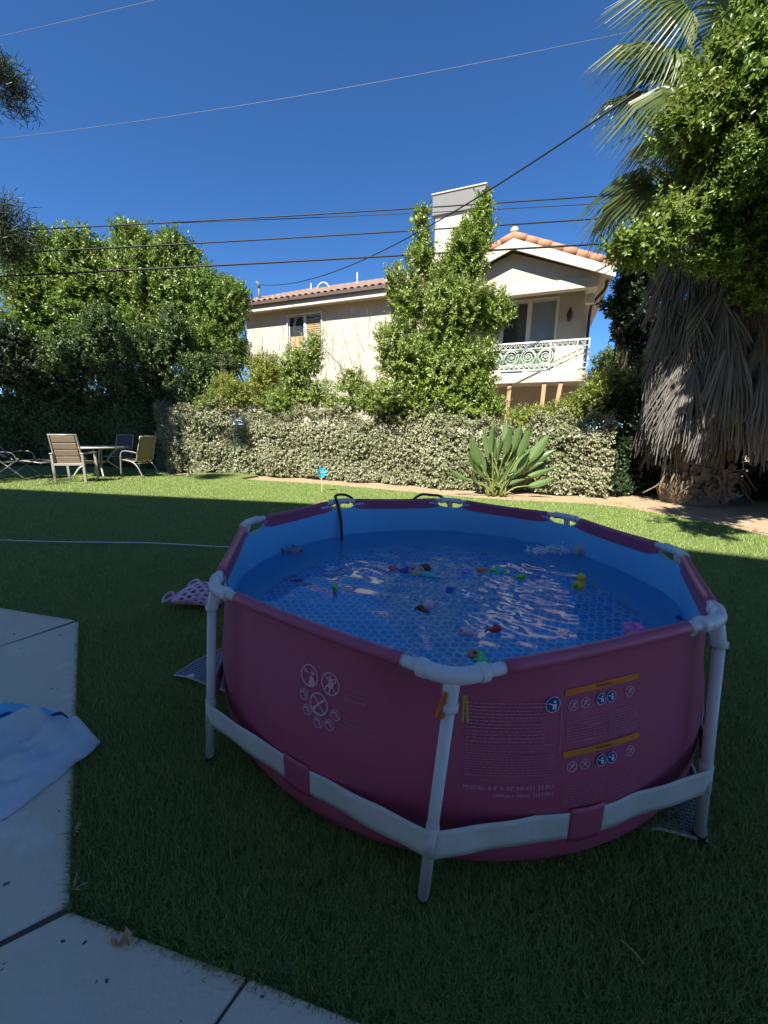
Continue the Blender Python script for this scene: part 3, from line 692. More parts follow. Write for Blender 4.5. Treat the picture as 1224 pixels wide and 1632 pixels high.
def fish(name, label, u, v, L, body, fins, rz, eye=True, z=WL, tall=.34, wide=.26):
    t = toy(name, label, u, v, z); o = Vector(t.location); Mx = rotm(rz, .25)
    m = MB()
    prof = [(-.5, .05), (-.42, .12), (-.25, .24), (0, .34), (.22, .33), (.38, .22), (.47, .11), (.5, .03)]
    pth = [o + Mx @ Vector((x * L, 0, .012)) for x, _ in prof]
    vs = []; n = 12
    for (x, r_), p in zip(prof, pth):
        for k in range(n): vs.append(p + Mx @ Vector((0, math.cos(2 * math.pi * k / n) * r_ * L * wide / .34, math.sin(2 * math.pi * k / n) * r_ * L * tall / .34)))
    fs = [(i * n + k, i * n + (k + 1) % n, (i + 1) * n + (k + 1) % n, (i + 1) * n + k) for i in range(len(prof) - 1) for k in range(n)] + [tuple(range(n))[::-1], tuple((len(prof) - 1) * n + k for k in range(n))]
    m.add(vs, fs); m.build('body', body, t, True)
    m = MB(); fin(m, o + Vector((0, 0, .012)), Mx, [(-.42 * L, 0), (-.72 * L, .22 * L), (-.62 * L, 0), (-.72 * L, -.2 * L)], .14 * L); m.build('tail', fins, t, bevel=.002)
    m = MB(); fin(m, o + Vector((0, 0, .012)), Mx, [(-.12 * L, .28 * L), (-.2 * L, .47 * L), (.16 * L, .30 * L)], .05 * L); m.build('back_fin', fins, t, bevel=.001)
    if eye:
        for s in (-1, 1):
            m = MB(); m.ell(o + Mx @ Vector((.32 * L, s * .19 * L * wide / .26, .09 * L + .012)), .05 * L, None, 8, 6); m.build('eye', TC['black'], t, True)
    return t
fish('toy_dolphin', 'grey dolphin toy floating near the left wall of the pool', 470, 880, .13, TC['grey'], TC['grey'], R(12), tall=.24, wide=.26)
fish('toy_fish', 'round bright pink fish toy left of the mermaid doll', 626, 909, .055, TC['pink'], TC['magenta'], R(170), tall=.42, wide=.36)
fish('toy_fish', 'orange fish toy between the lilac toy and the teal turtle', 767, 912, .062, TC['orange'], TC['orange'], R(185), tall=.34)
fish('toy_fish', 'lime green fish toy just right of the teal turtle', 829, 922, .064, TC['lime'], TC['lime'], R(10), tall=.36)
fish('toy_fish', 'pale pink fish toy left of the red fish, middle of the pool', 744, 1012, .072, TC['palepink'], TC['palepink'], R(150), tall=.3)
fish('toy_fish', 'dark red fish toy floating alone in the middle of the pool', 788, 1006, .064, TC['red'], TC['red'], R(15), tall=.3)
# lilac scoop
t = toy('toy_scoop', 'small lilac scoop left of the orange fish toy', 742, 913); o = Vector(t.location)
m = MB(); m.lathe([(.012, -.008), (.022, .0), (.026, .016), (.023, .016), (.018, .002)], o, 14); m.build('cup', TC['lilac'], t, True)
m = MB(); m.tube([o + Vector((.022, 0, .012)), o + Vector((.05, .01, .016))], .005, 8); m.build('handle', TC['lilac'], t, True)
# turtle
t = toy('toy_turtle', 'teal turtle toy floating right of the orange fish', 797, 911); o = Vector(t.location)
m = MB(); m.ell(o + Vector((0, 0, .008)), (.042, .034, .026), None, 16, 10); m.build('shell', TC['teal'], t, True)
m = MB(); m.ell(o + Vector((-.052, -.008, .012)), (.018, .015, .014)); m.build('head', TC['lime'], t, True)
for sx, sy in ((-1, -1), (-1, 1), (1, -1), (1, 1)):
    m = MB(); m.ell(o + Vector((.03 * sx, .036 * sy, .002)), (.018, .012, .006), rotm(sx * sy * .6), 10, 6); m.build('flipper', TC['lime'], t, True)
# duck
t = toy('toy_duck', 'yellow rubber duck floating near the right wall', 922, 937); o = Vector(t.location)
m = MB(); m.ell(o + Vector((0, 0, .014)), (.040, .032, .028), rotm(.6), 16, 10); m.tube([o + rotm(.6) @ Vector((-.03, 0, .022)), o + rotm(.6) @ Vector((-.052, 0, .040))], [.016, .003], 10); m.build('body', TC['yellow'], t, True)
m = MB(); m.ell(o + rotm(.6) @ Vector((.016, 0, .058)), .025, None, 14, 10); m.build('head', TC['yellow'], t, True)
m = MB(); m.ell(o + rotm(.6) @ Vector((.042, 0, .053)), (.014, .013, .005), rotm(.6), 10, 6); m.build('beak', TC['orange'], t, True)
for s in (-1, 1):
    m = MB(); m.ell(o + rotm(.6) @ Vector((.033, s * .014, .064)), .004, None, 8, 6); m.build('eye', TC['black'], t, True)
# mermaid doll on its side
t = toy('mermaid_doll', 'mermaid doll with purple hair and long teal tail lying in the water', 664, 916); o = Vector(t.location)
ax = (G(712, 930, WL) - G(640, 914, WL)).normalized(); sx_ = Vector((-ax.y, ax.x, 0))
def ap(a, b, c): return o + ax * a + sx_ * b + Vector((0, 0, c))
m = MB(); m.tube([ap(-.03, 0, .010), ap(-.01, 0, .012), ap(.012, 0, .012), ap(.03, 0, .011)], [.013, .017, .012, .015], 12); m.tube([ap(-.04, 0, .012), ap(-.03, 0, .011)], .008, 8)
m.ell(ap(-.058, 0, .016), (.021, .019, .021)); m.build('body', TC['skin'], t, True)
m = MB(); m.tube([ap(.028, 0, .011), ap(.06, -.004, .014), ap(.10, 0, .012), ap(.135, .004, .010), ap(.155, .004, .010)], [.0155, .021, .017, .010, .006], 12)
vs = [ap(.15, .002, .010), ap(.19, .03, .012), ap(.178, .004, .010), ap(.19, -.022, .012)]; m.prism([q + Vector((0, 0, -.003)) for q in vs], (0, 0, .006)); m.build('tail', TC['teal'], t, True)
m = MB(); m.ell(ap(-.066, 0, .019), (.026, .024, .022)); m.tube([ap(-.06, .012, .018), ap(-.03, .024, .016), ap(-.005, .026, .008)], [.018, .013, .004], 10); m.tube([ap(-.07, -.006, .016), ap(-.10, -.012, .01), ap(-.125, -.004, .006)], [.02, .014, .004], 10); m.build('hair', TC['purple'], t, True)
for s in (-1, 1):
    m = MB(); m.tube([ap(-.024, s * .016, .012), ap(-.006, s * .03, .012), ap(.022, s * .032, .010)], [.006, .0052, .004], 8); m.build('arm', TC['skin'], t, True)
# second doll, only head and shoulders above the water
t = toy('doll', 'doll with long brown hair floating just behind the mermaid', 674, 909); o = Vector(t.location)
m = MB(); m.ell(o + Vector((0, 0, .012)), (.022, .02, .024)); m.tube([o + Vector((.01, .0, 0)), o + Vector((-.03, .012, -.004)), o + Vector((-.09, .03, -.012))], [.012, .018, .008], 10); m.build('body', TC['skin'], t, True)
m = MB(); m.ell(o + Vector((.012, .006, .018)), (.034, .026, .026)); m.ell(o + Vector((.034, .0, .012)), (.02, .018, .016)); m.build('hair', TC['brown'], t, True)
m = MB(); m.tube([o + Vector((-.03, .02, .0)), o + Vector((-.065, .045, .02)), o + Vector((-.07, .05, .055))], [.007, .006, .004], 8); m.build('arm', TC['skin'], t, True)
# doll in a pale dress, head down
t = toy('doll', 'doll in pale pink dress with brown hair, floating head down', 684, 968); o = Vector(t.location)
ax = (G(706, 962, WL) - G(672, 972, WL)).normalized(); sx_ = Vector((-ax.y, ax.x, 0)); prof = [(-.035, .014), (-.02, .022), (0, .028), (.016, .024), (.026, .012)]
m = MB(); m.tube([ap(a, 0, .012) for a, _ in prof], [q for _, q in prof], 14); m.tube([ap(.024, 0, .012), ap(.05, 0, .018), ap(.066, .006, .022)], [.010, .007, .004], 8); m.build('dress', TC['palepink'], t, True)
m = MB(); m.ell(ap(-.046, -.004, .010), (.017, .016, .016)); m.build('head', TC['skin'], t, True)
m = MB(); m.ell(ap(-.054, -.002, .012), (.019, .018, .016)); m.tube([ap(-.055, -.004, .01), ap(-.05, -.03, .006), ap(-.036, -.05, .003)], [.014, .011, .003], 8); m.tube([ap(-.058, .006, .012), ap(-.08, .014, .006)], [.012, .005], 8); m.build('hair', TC['brown'], t, True)
# ring and frog in the front corner
t = toy('toy_ring', 'small brown ring toy beside the green frog at the front corner', 757, 1046); o = Vector(t.location)
m = MB(); m.tube(arc(o + Vector((0, 0, .006)), .019, 0, 2 * math.pi * 19 / 20, 20, (1, 0, 0), (0, 1, 0)), .0095, 10, closed=True); t_o = m.build('ring', TC['donut'], t, True)
m = MB(); m.tube(arc(o + Vector((0, 0, .0115)), .019, 0, 2 * math.pi * 19 / 20, 20, (1, 0, 0), (0, .96, 0)), .0072, 8, closed=True); m.build('icing', plast('toy_icing', (.55, .24, .12)), t, True)
t = toy('toy_frog', 'bright green frog toy touching the brown ring', 769, 1057); o = Vector(t.location)
m = MB(); m.ell(o + Vector((0, 0, .008)), (.020, .026, .016), None, 14, 8); m.ell(o + Vector((0, .026, .014)), (.018, .015, .014)); m.build('body', TC['green'], t, True)
for sx in (-1, 1):
    m = MB(); m.ell(o + Vector((.010 * sx, .032, .027)), .006, None, 8, 6); m.build('eye', TC['lime'], t, True)
    m = MB(); m.tube([o + Vector((.014 * sx, -.012, .006)), o + Vector((.032 * sx, -.022, .004)), o + Vector((.022 * sx, -.042, .004))], [.010, .008, .007], 8); m.tube([o + Vector((.014 * sx, .014, .006)), o + Vector((.03 * sx, .016, .004))], [.008, .005], 8); m.build('leg', TC['green'], t, True)
# doll head with pink hair
t = toy('doll', 'doll with a big bush of pink hair by the right front rail', 1009, 1016); o = Vector(t.location)
m = MB(); m.ell(o + Vector((-.012, -.016, .014)), (.026, .024, .028)); m.tube([o + Vector((-.01, -.01, -.005)), o + Vector((.0, .03, -.05))], [.014, .02], 10); m.build('body', TC['skin'], t, True)
m = MB()
for i in range(22):
    a = i * 2.4; q = o + Vector((.008 + .028 * math.cos(a), .012 + .026 * math.sin(a), .026 + .014 * math.sin(i * 1.7))); m.ell(q, (.019, .017, .017), rotm(a, .4), 8, 6)
m.build('hair', TC['hotpink'], t, True)
# carrot-like stick toy, sunk counter and cup
t = toy('toy_carrot', 'green and orange carrot toy standing in the water on the left', 534, 944); o = Vector(t.location)
m = MB(); m.tube([o + Vector((0, 0, -.03)), o + Vector((0, 0, .004)), o + Vector((0, 0, .016))], [.005, .012, .011], 12); m.build('root', TC['orange'], t, True)
m = MB(); m.tube([o + Vector((0, 0, .016)), o + Vector((-.001, 0, .03)), o + Vector((-.003, 0, .046))], [.011, .013, .009], 10); m.build('leaves', TC['lime'], t, True)
b = G(478, 985, .03)
t = thing('toy_fish', 'magenta fish toy sunk on the pool floor at the left', 'toy', b); o = b
m = MB(); m.ell(o, (.032, .018, .014), rotm(.3)); m.build('body', TC['magenta'], t, True)
m = MB(); fin(m, o, rotm(.3), [(-.026, 0), (-.05, .014), (-.05, -.014)], .006); m.build('tail', TC['magenta'], t)
t = toy('toy_cup', 'blue toy cup floating between the mermaid and the doll in pale dress', 716, 941, WL); o = Vector(t.location)
m = MB(); m.lathe([(.014, -.03), (.019, -.01), (.022, .012), (.019, .012), (.014, -.02)], o, 14); m.build('cup', TC['blue'], t, True)
m = MB(); m.tube(arc(o + Vector((.022, 0, -.006)), .011, -1.4, 1.4, 8, (1, 0, 0), (0, 0, 1)), .003, 6); m.build('handle', TC['blue'], t, True)

# ------------------------------------------------------------------ things hung on and lying round the pool
hose = MB()
p5 = T[5]
hose.tube(spline([p5 + Vector((.17, .10, -.33)), p5 + Vector((.16, .075, -.12)), p5 + Vector((.13, .05, .0)), p5 + Vector((.06, .02, .050)), p5 + Vector((-.01, -.03, .050)), p5 + Vector((.005, -.085, .01)), p5 + Vector((.035, -.115, -.10)), p5 + Vector((.045, -.125, -.22)), p5 + Vector((.045, -.125, -.36))], 6), .011, 10)
prop(hose.build('hose', M['black'], None, True), 'black hose hooked over the far left rail into the water', 'hose')
p4 = T[4]
hose = MB(); d45 = (T[5] - T[4]).normalized(); ow = Vector((p4.x - PC.x, p4.y - PC.y, 0)).normalized()
hose.tube(spline([p4 + d45 * .62 + ow * .09 + Vector((0, 0, -.40)), p4 + d45 * .46 + ow * .07 + Vector((0, 0, -.12)), p4 + d45 * .30 + ow * .035 + Vector((0, 0, .035)), p4 + d45 * .18 + ow * .02 + Vector((0, 0, .043)), p4 + d45 * .08 + ow * .035 + Vector((0, 0, .02)), p4 + ow * .07 + Vector((0, 0, -.10)), p4 + ow * .10 + Vector((0, 0, -.35))], 6), .011, 10)
prop(hose.build('hose', M['black'], None, True), 'black hose arched over the far rail beside the rear corner', 'hose')
def peg(label, a, b, matl):
    t = thing('clothes_peg', label, 'clothes peg', a, 'pegs on the front corner'); d = (b - a); sd_ = Vector((0, 1, 0))
    x = d.cross(sd_).normalized()
    for s in (-1, 1):
        m = MB(); m.bar(a + x * s * .003, b + x * s * .007, .010, .005, up=x); m.build('jaw', matl, t, bevel=.001)
    m = MB(); m.tube(arc(a.lerp(b, .45), .006, 0, 5.8, 8, x, d.normalized()), .0015, 6); m.build('spring', M['dark_metal'], t)
M['peg_o'] = mat('orange_peg', (.62, .17, .02), .45); M['peg_y'] = mat('yellow_peg', (.42, .42, .03), .45)
pc = T[0]
peg('orange clothes peg hanging left of the front corner leg', PY(710, 1104, .872), PY(699, 1144, .872), M['peg_o'])
peg('yellow clothes peg hanging right of the front corner leg', PY(741, 1110, .885), PY(741, 1150, .885), M['peg_y'])

# ground mat that sticks out under the pool
def mat_weave():
    m = bpy.data.materials.new('grey_woven_mat'); t, b = nodes(m); L = t.links
    tc = t.nodes.new('ShaderNodeTexCoord'); mp = t.nodes.new('ShaderNodeMapping'); mp.inputs['Rotation'].default_value = (0, 0, .4); mp.inputs['Scale'].default_value = (34, 34, 1)
    ck = t.nodes.new('ShaderNodeTexBrick'); ck.inputs['Color1'].default_value = (.085, .10, .14, 1); ck.inputs['Color2'].default_value = (.11, .125, .17, 1); ck.inputs['Mortar'].default_value = (.42, .45, .50, 1); ck.inputs['Scale'].default_value = 1.0
    ck.inputs['Mortar Size'].default_value = 0.045; ck.inputs['Brick Width'].default_value = .8; ck.inputs['Row Height'].default_value = .5
    L.new(tc.outputs['Object'], mp.inputs[0]); L.new(mp.outputs[0], ck.inputs['Vector']); L.new(ck.outputs[0], b.inputs['Base Color']); b.inputs['Roughness'].default_value = .8
    return m
M['matw'] = mat_weave(); M['hem'] = mat('mat_hem', (.50, .50, .48), .8)
q0, q1, q2 = Vector((-1.15, 1.92, 0)), Vector((-0.22, 3.52, 0)), Vector((1.10, 1.06, 0))
ex, ey = (q2 - q0), (q1 - q0)
def matpt(a, b):
    p = q0 + ex * a + ey * b
    e = min(a, 1 - a, b, 1 - b)
    rip = 0.013 * math.sin(a * 31 + b * 9) * math.exp(-e * 14) + 0.012 * math.sin(b * 23 - a * 14) * math.exp(-e * 14)
    z = 0.022 + max(-.004, rip) if math.hypot(p.x - PC.x, p.y - PC.y) > 1.205 else 0.0015
    return Vector((p.x + .012 * math.sin(b * 17), p.y + .012 * math.sin(a * 19), z))
gm = thing('ground_mat', 'grey patterned ground mat spread under the pink pool', 'mat', (PC.x, PC.y, 0))
m = MB(); m.grid(lambda i, j: matpt(i / 70, j / 60), 71, 61); m.build('cloth', M['matw'], gm, True)
m = MB(); ring = [matpt(i / 70, 0) for i in range(71)] + [matpt(1, j / 60) for j in range(1, 61)] + [matpt(1 - i / 70, 1) for i in range(1, 71)] + [matpt(0, 1 - j / 60) for j in range(1, 60)]
m.tube([p + Vector((0, 0, .002)) for p in ring], .0055, 6, closed=True); m.build('hem', M['hem'], gm, True)
m = MB(); p = G(304, 1077, .03); m.box(p, (.035, .026, .002), .5); m.build('care_tag', M['white_trim'], gm)

# perforated pink basket lying on the lawn
def basket():
    b0 = Vector((-1.36, 2.84, 0.02))
    t = thing('plastic_basket', 'pink perforated plastic basket lying on the lawn behind the left leg', 'basket', b0)
    M['basket'] = mat('pink_basket', (.74, .44, .60), .45)
    # it lies on its side with its mouth to the left, the walls flattened a little
    axd = Vector((-.97, .24, 0)); sd = Vector((.24, .97, 0))
    Lb = .30
    def pt(a, tt):                          # a: round the mouth, tt: 0 bottom .. 1 mouth
        w_ = .120 + .065 * tt; h_ = .030 + .022 * tt + .02 * math.sin(math.pi * tt)
        return b0 + Vector((.10, 0, 0)) + axd * (tt * Lb) + sd * (w_ * math.cos(a)) + Vector((0, 0, h_ + .004 + h_ * math.sin(a)))
    NA, NT = 84, 30
    m = MB(); vs = {}; idx = []
    def hole(i, j):
        cu, cv = i % 6, j % 5
        row = j // 5
        cu = (i + (3 if row % 2 else 0)) % 6
        return 1 <= cu <= 3 and 1 <= cv <= 3 and 5 <= j < 24
    V = [pt(2 * math.pi * i / NA, j / NT) for i in range(NA) for j in range(NT + 1)]
    Fq = [(i * (NT + 1) + j, ((i + 1) % NA) * (NT + 1) + j, ((i + 1) % NA) * (NT + 1) + j + 1, i * (NT + 1) + j + 1) for i in range(NA) for j in range(NT) if not hole(i, j)]
    m.add(V, Fq); o = m.build('wall', M['basket'], t, True)
    sm_ = o.modifiers.new('t', 'SOLIDIFY'); sm_.thickness = .004
    ss = o.modifiers.new('s', 'SUBSURF'); ss.levels = 1; ss.render_levels = 1
    m = MB(); m.tube([pt(2 * math.pi * i / 40, 1) for i in range(40)], .006, 8, closed=True); m.build('rim', M['basket'], t, True)
    m = MB(); c = b0 + Vector((.10, 0, .064)); m.add([c] + [pt(2 * math.pi * i / 24, 0) for i in range(24)], [(0, 1 + i, 1 + (i + 1) % 24) for i in range(24)]); m.build('base', M['basket'], t)
    for s in (-1, 1):                       # two loop handles reaching out of the mouth
        c = pt(0 if s > 0 else math.pi, 1)
        lp = [pt((0 if s > 0 else math.pi) + q, 1.0) for q in (-.75,)] + [c + axd * .075 + sd * (-.045 - s * .05) + Vector((0, 0, -.01)), c + axd * .105 - sd * s * .05 + Vector((0, 0, .012)), c + axd * .075 + sd * (.045 - s * .05) + Vector((0, 0, .03))] + [pt((0 if s > 0 else math.pi) + .75, 1.0)]
        lp = [Vector((q.x, q.y, max(q.z, .014))) for q in spline(lp, 6)]
        m = MB(); m.tube(lp, .011, 8); m.build('handle', M['basket'], t, True)
basket()

# white cord across the lawn
cord = MB(); cord.tube(spline([(-6.6, 4.62, .032), (-4.58, 4.46, .034), (-3.65, 4.42, .033), (-2.75, 4.41, .036), (-1.85, 4.30, .034), (-1.2, 4.32, .034), (-.8, 3.95, .033)], 8), .0075, 8)
prop(cord.build('cord', mat('white_cord', (.68, .66, .62), .6), None, True), 'thin white cord stretched across the lawn left of the pool', 'cord')

# blue tarpaulin thrown on the concrete
def vnoise(seed):
    g = np.random.default_rng(seed); tab = g.uniform(-1, 1, (64, 64))
    def f(x, y):
        xi, yi = math.floor(x), math.floor(y); fx, fy = sm(x - xi), sm(y - yi)
        a, b, c, d = tab[xi % 64, yi % 64], tab[(xi + 1) % 64, yi % 64], tab[xi % 64, (yi + 1) % 64], tab[(xi + 1) % 64, (yi + 1) % 64]
        return (a * (1 - fx) + b * fx) * (1 - fy) + (c * (1 - fx) + d * fx) * fy
    return f
def tarp():
    t = thing('pool_cover', 'crumpled pale blue pool cover thrown on the concrete patio', 'cover', (-1.75, 1.45, .02))
    M['tarp'] = mat('pale_blue_tarp', (.50, .62, .66), .45, (.57, .68, .71), 4, .6, .15, 12)
    M['tarp2'] = mat('sky_blue_tarp', (.14, .55, .80), .42, (.18, .60, .84), 4, .6, .15, 12)
    M['piping'] = mat('dark_blue_piping', (.012, .06, .26), .5)
    n1, n2 = vnoise(1), vnoise(2)
    # outline of the heap on the ground
    out = spline([Vector((x, y, 0)) for x, y in ((-1.22, 1.45), (-1.38, 1.54), (-1.60, 1.59), (-1.95, 1.62), (-2.4, 1.62), (-2.6, 1.35), (-2.2, .90), (-1.64, 0.90), (-1.36, 1.04), (-1.26, 1.24), (-1.22, 1.45))], 8)[:-1]
    c = Vector((-1.82, 1.32, 0)); NA = len(out); NRr = 42
    folds = [(-1.60, 1.47, .35, .075, .055, .5), (-1.52, 1.33, .75, .060, .045, .42), (-1.75, 1.28, .15, .07, .05, .5), (-1.45, 1.52, -.30, .05, .040, .3), (-1.85, 1.55, -.1, .08, .05, .5), (-1.62, 1.17, .55, .055, .045, .4), (-1.40, 1.36, 1.15, .045, .035, .3), (-1.95, 1.25, .9, .07, .05, .5), (-1.68, 1.62, .10, .05, .035, .4), (-1.35, 1.24, .62, .03, .03, .3)]
    def hz(x, y, e):
        h_ = 0.0
        for (fx, fy, fa, fh, fwid, fl) in folds:
            dx, dy = x - fx, y - fy + .08; fh *= 1.1; fwid *= .85; ca, sa = math.cos(fa), math.sin(fa); al, ac = dx * ca + dy * sa, -dx * sa + dy * ca
            ac += .03 * n1(al * 7 + fx, fy * 9)
            h_ += fh * max(0, 1 - abs(ac) / fwid) ** 1.3 * max(0, 1 - (al / fl) ** 2)
        h_ += .016 * (1 - abs(n1(x * 9, y * 11))) ** 2 + .006 * n2(x * 26, y * 24)
        rise = min(1, e / .045) ** .55
        return .022 + (0.030 + .05 * min(1, e * 1.6) + h_ * min(1, e / .10)) * rise
    def pt(i, j):
        b = out[i % NA]; s = (j / NRr) ** 1.25; p = b.lerp(c, s)
        wob = .010 * n2(i * .45, 4 + s * 5) * (1 - s)
        x, y = p.x + wob, p.y - wob
        return Vector((x, y, hz(x, y, s) if j else .022))
    m = MB(); m.grid(pt, NA, NRr + 1, wrap=True)
    i0 = min(range(NA), key=lambda i: (out[i].x + 1.44) ** 2 + (out[i].y - 1.56) ** 2); i1 = min(range(NA), key=lambda i: (out[i].x + 2.55) ** 2 + (out[i].y - 1.30) ** 2)
    for k in range(len(m.f)):                       # the sector behind the seam is the brighter lining
        if i0 <= k // NRr < i1: m.m[k] = 1
    o = m.build('cloth', [M['tarp'], M['tarp2']], t, True)
    mm = MB(); mm.tube([pt(i0, j) + Vector((0, 0, .004)) for j in range(NRr + 1)], .0075, 8); mm.build('piping', M['piping'], t, True)
tarp()

# dead leaf, weeds and straw
def dry_leaf(label, c, L, rz, name='dry_leaf'):
    M['dryleaf'] = M.get('dryleaf') or mat('dry_leaf', (.42, .27, .14), .8, (.55, .38, .22), 20, .6)
    m = MB(); o = Vector(c); Mx = rotm(rz)
    pts = [(-.5, 0), (-.36, .12), (-.25, .10), (-.2, .24), (-.02, .2), (.08, .32), (.2, .18), (.38, .2), (.36, .08), (.5, .03)]
    up = [o + Mx @ Vector((x * L, y * L, .012 + .02 * abs(y) + .018 * math.sin(x * 9))) for x, y in pts]
    dnp = [o + Mx @ Vector((x * L, -y * L * .9, .010 + .028 * abs(y) + .012 * math.sin(x * 8 + 1))) for x, y in pts]
    mid = [o + Mx @ Vector((x * L, 0, .006 + .004 * math.sin(x * 6))) for x, y in pts]
    n = len(pts); m.add(mid + up + dnp, [(i, i + 1, n + i + 1, n + i) for i in range(n - 1)] + [(i, 2 * n + i, 2 * n + i + 1, i + 1) for i in range(n - 1)])
    ob = m.build(name, M['dryleaf'], None, False); sdm = ob.modifiers.new('t', 'SOLIDIFY'); sdm.thickness = .001
    prop(ob, label, 'leaf')
dry_leaf('curled brown dry leaf on the concrete at the edge of the turf', G(196, 1503, .02), .052, .25)
for i, (u, v) in enumerate(((100, 1500), (135, 1502), (170, 1563), (22, 1010), (95, 1012))):
    ob_m = MB(); p = G(u, v, .022); ob_m.ell(p, (.006, .0035, .0025), rotm(i * 1.1), 6, 4)
    prop(ob_m.build('debris', M['joint'], None), ['dark speck of debris left of the dry leaf', 'dark speck of debris between another speck and the dry leaf', 'small dark crumb on the front slab below the dry leaf', 'dark twig crumb on the far slab by the left edge', 'dark crumb on the far slab near its grass corner'][i], 'debris')
def weed(label, c, n, hgt, spread, matl, seed, cat='weed', name='weed'):
    rr = random.Random(seed); m = MB(); c = Vector(c)
    for i in range(n):
        a = rr.uniform(0, 6.28); L = hgt * rr.uniform(.6, 1.1); sp = spread * rr.uniform(.4, 1)
        d = Vector((math.cos(a), math.sin(a), 0)); sdv = Vector((-d.y, d.x, 0)) * .0022
        pts = [c + d * sp * s ** 1.4 + Vector((0, 0, L * (s - .25 * s * s))) for s in (0, .35, .7, 1)]
        vs = []
        for k, p in enumerate(pts[:-1]): vs += [p - sdv * (1 - k * .2), p + sdv * (1 - k * .2)]
        vs.append(pts[-1]); m.add(vs, [(0, 1, 3, 2), (2, 3, 5, 4), (4, 5, 6)])
    ob = m.build(name, matl, None); prop(ob, label, cat)
weed('tuft of long grass weed at the edge of the front slab', G(452, 1568, 0.005), 12, .075, .06, M['leaf_far'], 2)
weed('pale dry tuft standing in the turf before the pool', G(388, 1440, 0.005), 7, .06, .025, M['straw'], 3)
weed('dry straw tuft at the corner where slab meets turf', G(118, 1330, 0.01), 9, .05, .05, M['straw'], 4)
weed('dry straw tuft lower down the slab edge, near the joint', G(116, 1420, 0.01), 8, .04, .05, M['straw'], 5)
weed('dry straw tuft at the far corner of the concrete', G(130, 993, 0.01), 10, .05, .06, M['straw'], 6)
m = MB(); a, b = G(990, 1498, .034), G(1026, 1536, .032); m.tube([a, a.lerp(b, .5) + Vector((0, 0, .006)), b], .0016, 6)
prop(m.build('straw_stalk', M['straw'], None), 'single dry straw lying on the dark turf at bottom right', 'straw')

lit = MB(); rl = random.Random(31)
for i in range(420):
    t_ = rl.random(); k = rl.randrange(6, len(le) - 16); a = Vector((*le[k], 0)).lerp(Vector((*le[k + 1], 0)), t_); p = a + Vector((rl.uniform(.0, .35), rl.uniform(.08, .75), -.026)); L = rl.uniform(.02, .055); an = rl.uniform(0, 6.28)
    d_ = Vector((math.cos(an), math.sin(an), rl.uniform(-.1, .35))) * L; e_ = Vector((-math.sin(an), math.cos(an), rl.uniform(-.2, .4))) * L * .35
    lit.add([p - d_ * .5, p + e_ + Vector((0, 0, .006)), p + d_ * .5 + Vector((0, 0, .01)), p - e_ + Vector((0, 0, .004))], [(0, 1, 2, 3)])
M['litter'] = leafmat('leaf_litter', [(.16, .10, .05), (.30, .20, .10), (.40, .29, .16), (.22, .15, .09)], .85, .1, .3)
prop(lit.build('leaf_litter', M['litter'], None), 'dry leaf litter scattered on the soil bed before the hedge', 'leaf litter', kind='stuff')

# pinwheel in the flower bed
pwb = G(513, 784, 0); t = thing('pinwheel', 'blue garden pinwheel on a thin stick before the hedge', 'pinwheel', pwb)
M['pinw'] = mat('blue_foil', (.03, .38, .62), .3, spec=.7)
hub = pwb + Vector((0.01, -.02, .44))
m = MB(); m.tube([pwb + Vector((0, 0, -.02)), hub], .006, 8); m.build('stick', M['white_trim'], t)
for k in range(8):
    a = k * math.pi / 4; d = Vector((math.cos(a), 0, math.sin(a))); e = Vector((-math.sin(a), 0, math.cos(a)))
    m = MB(); m.add([hub, hub + d * .10 + Vector((0, -.03, 0)), hub + d * .115 + e * .055, hub + d * .06 + e * .05 + Vector((0, .012, 0))], [(0, 1, 2, 3)]); ob = m.build('vane', M['pinw'], t); sdm = ob.modifiers.new('t', 'SOLIDIFY'); sdm.thickness = .002
m = MB(); m.ell(hub + Vector((0, -.02, 0)), .018, None, 10, 6); m.build('hub', M['white_trim'], t, True)
# ------------------------------------------------------------------ foliage
def unit(a): return a / np.maximum(np.linalg.norm(a, axis=-1, keepdims=True), 1e-9)
def leaves_mesh(name, P, D, Nn, size, width, mat_, parent, fold=0.25):
    """one folded leaf per row: P base, D direction, Nn face normal"""
    n = len(P); D = unit(D); W = unit(np.cross(D, Nn)); Nn = unit(np.cross(W, D))
    s = size[:, None]; wd = width[:, None]
    mid = Nn * s * fold * .3
    V = np.stack([P, P + D * s * .28 + W * wd * .46 + mid, P + D * s * .68 + W * wd * .40 + mid, P + D * s - Nn * s * .08, P + D * s * .68 - W * wd * .40 + mid, P + D * s * .28 - W * wd * .46 + mid], 1).reshape(-1, 3)
    i = np.arange(n)[:, None] * 6
    Fc = np.concatenate([i + np.array([[0, 1, 2, 3]]), i + np.array([[0, 3, 4, 5]])], 1).ravel()
    return np_mesh(name, V, Fc, np.full(2 * n, 4), mat_, parent)
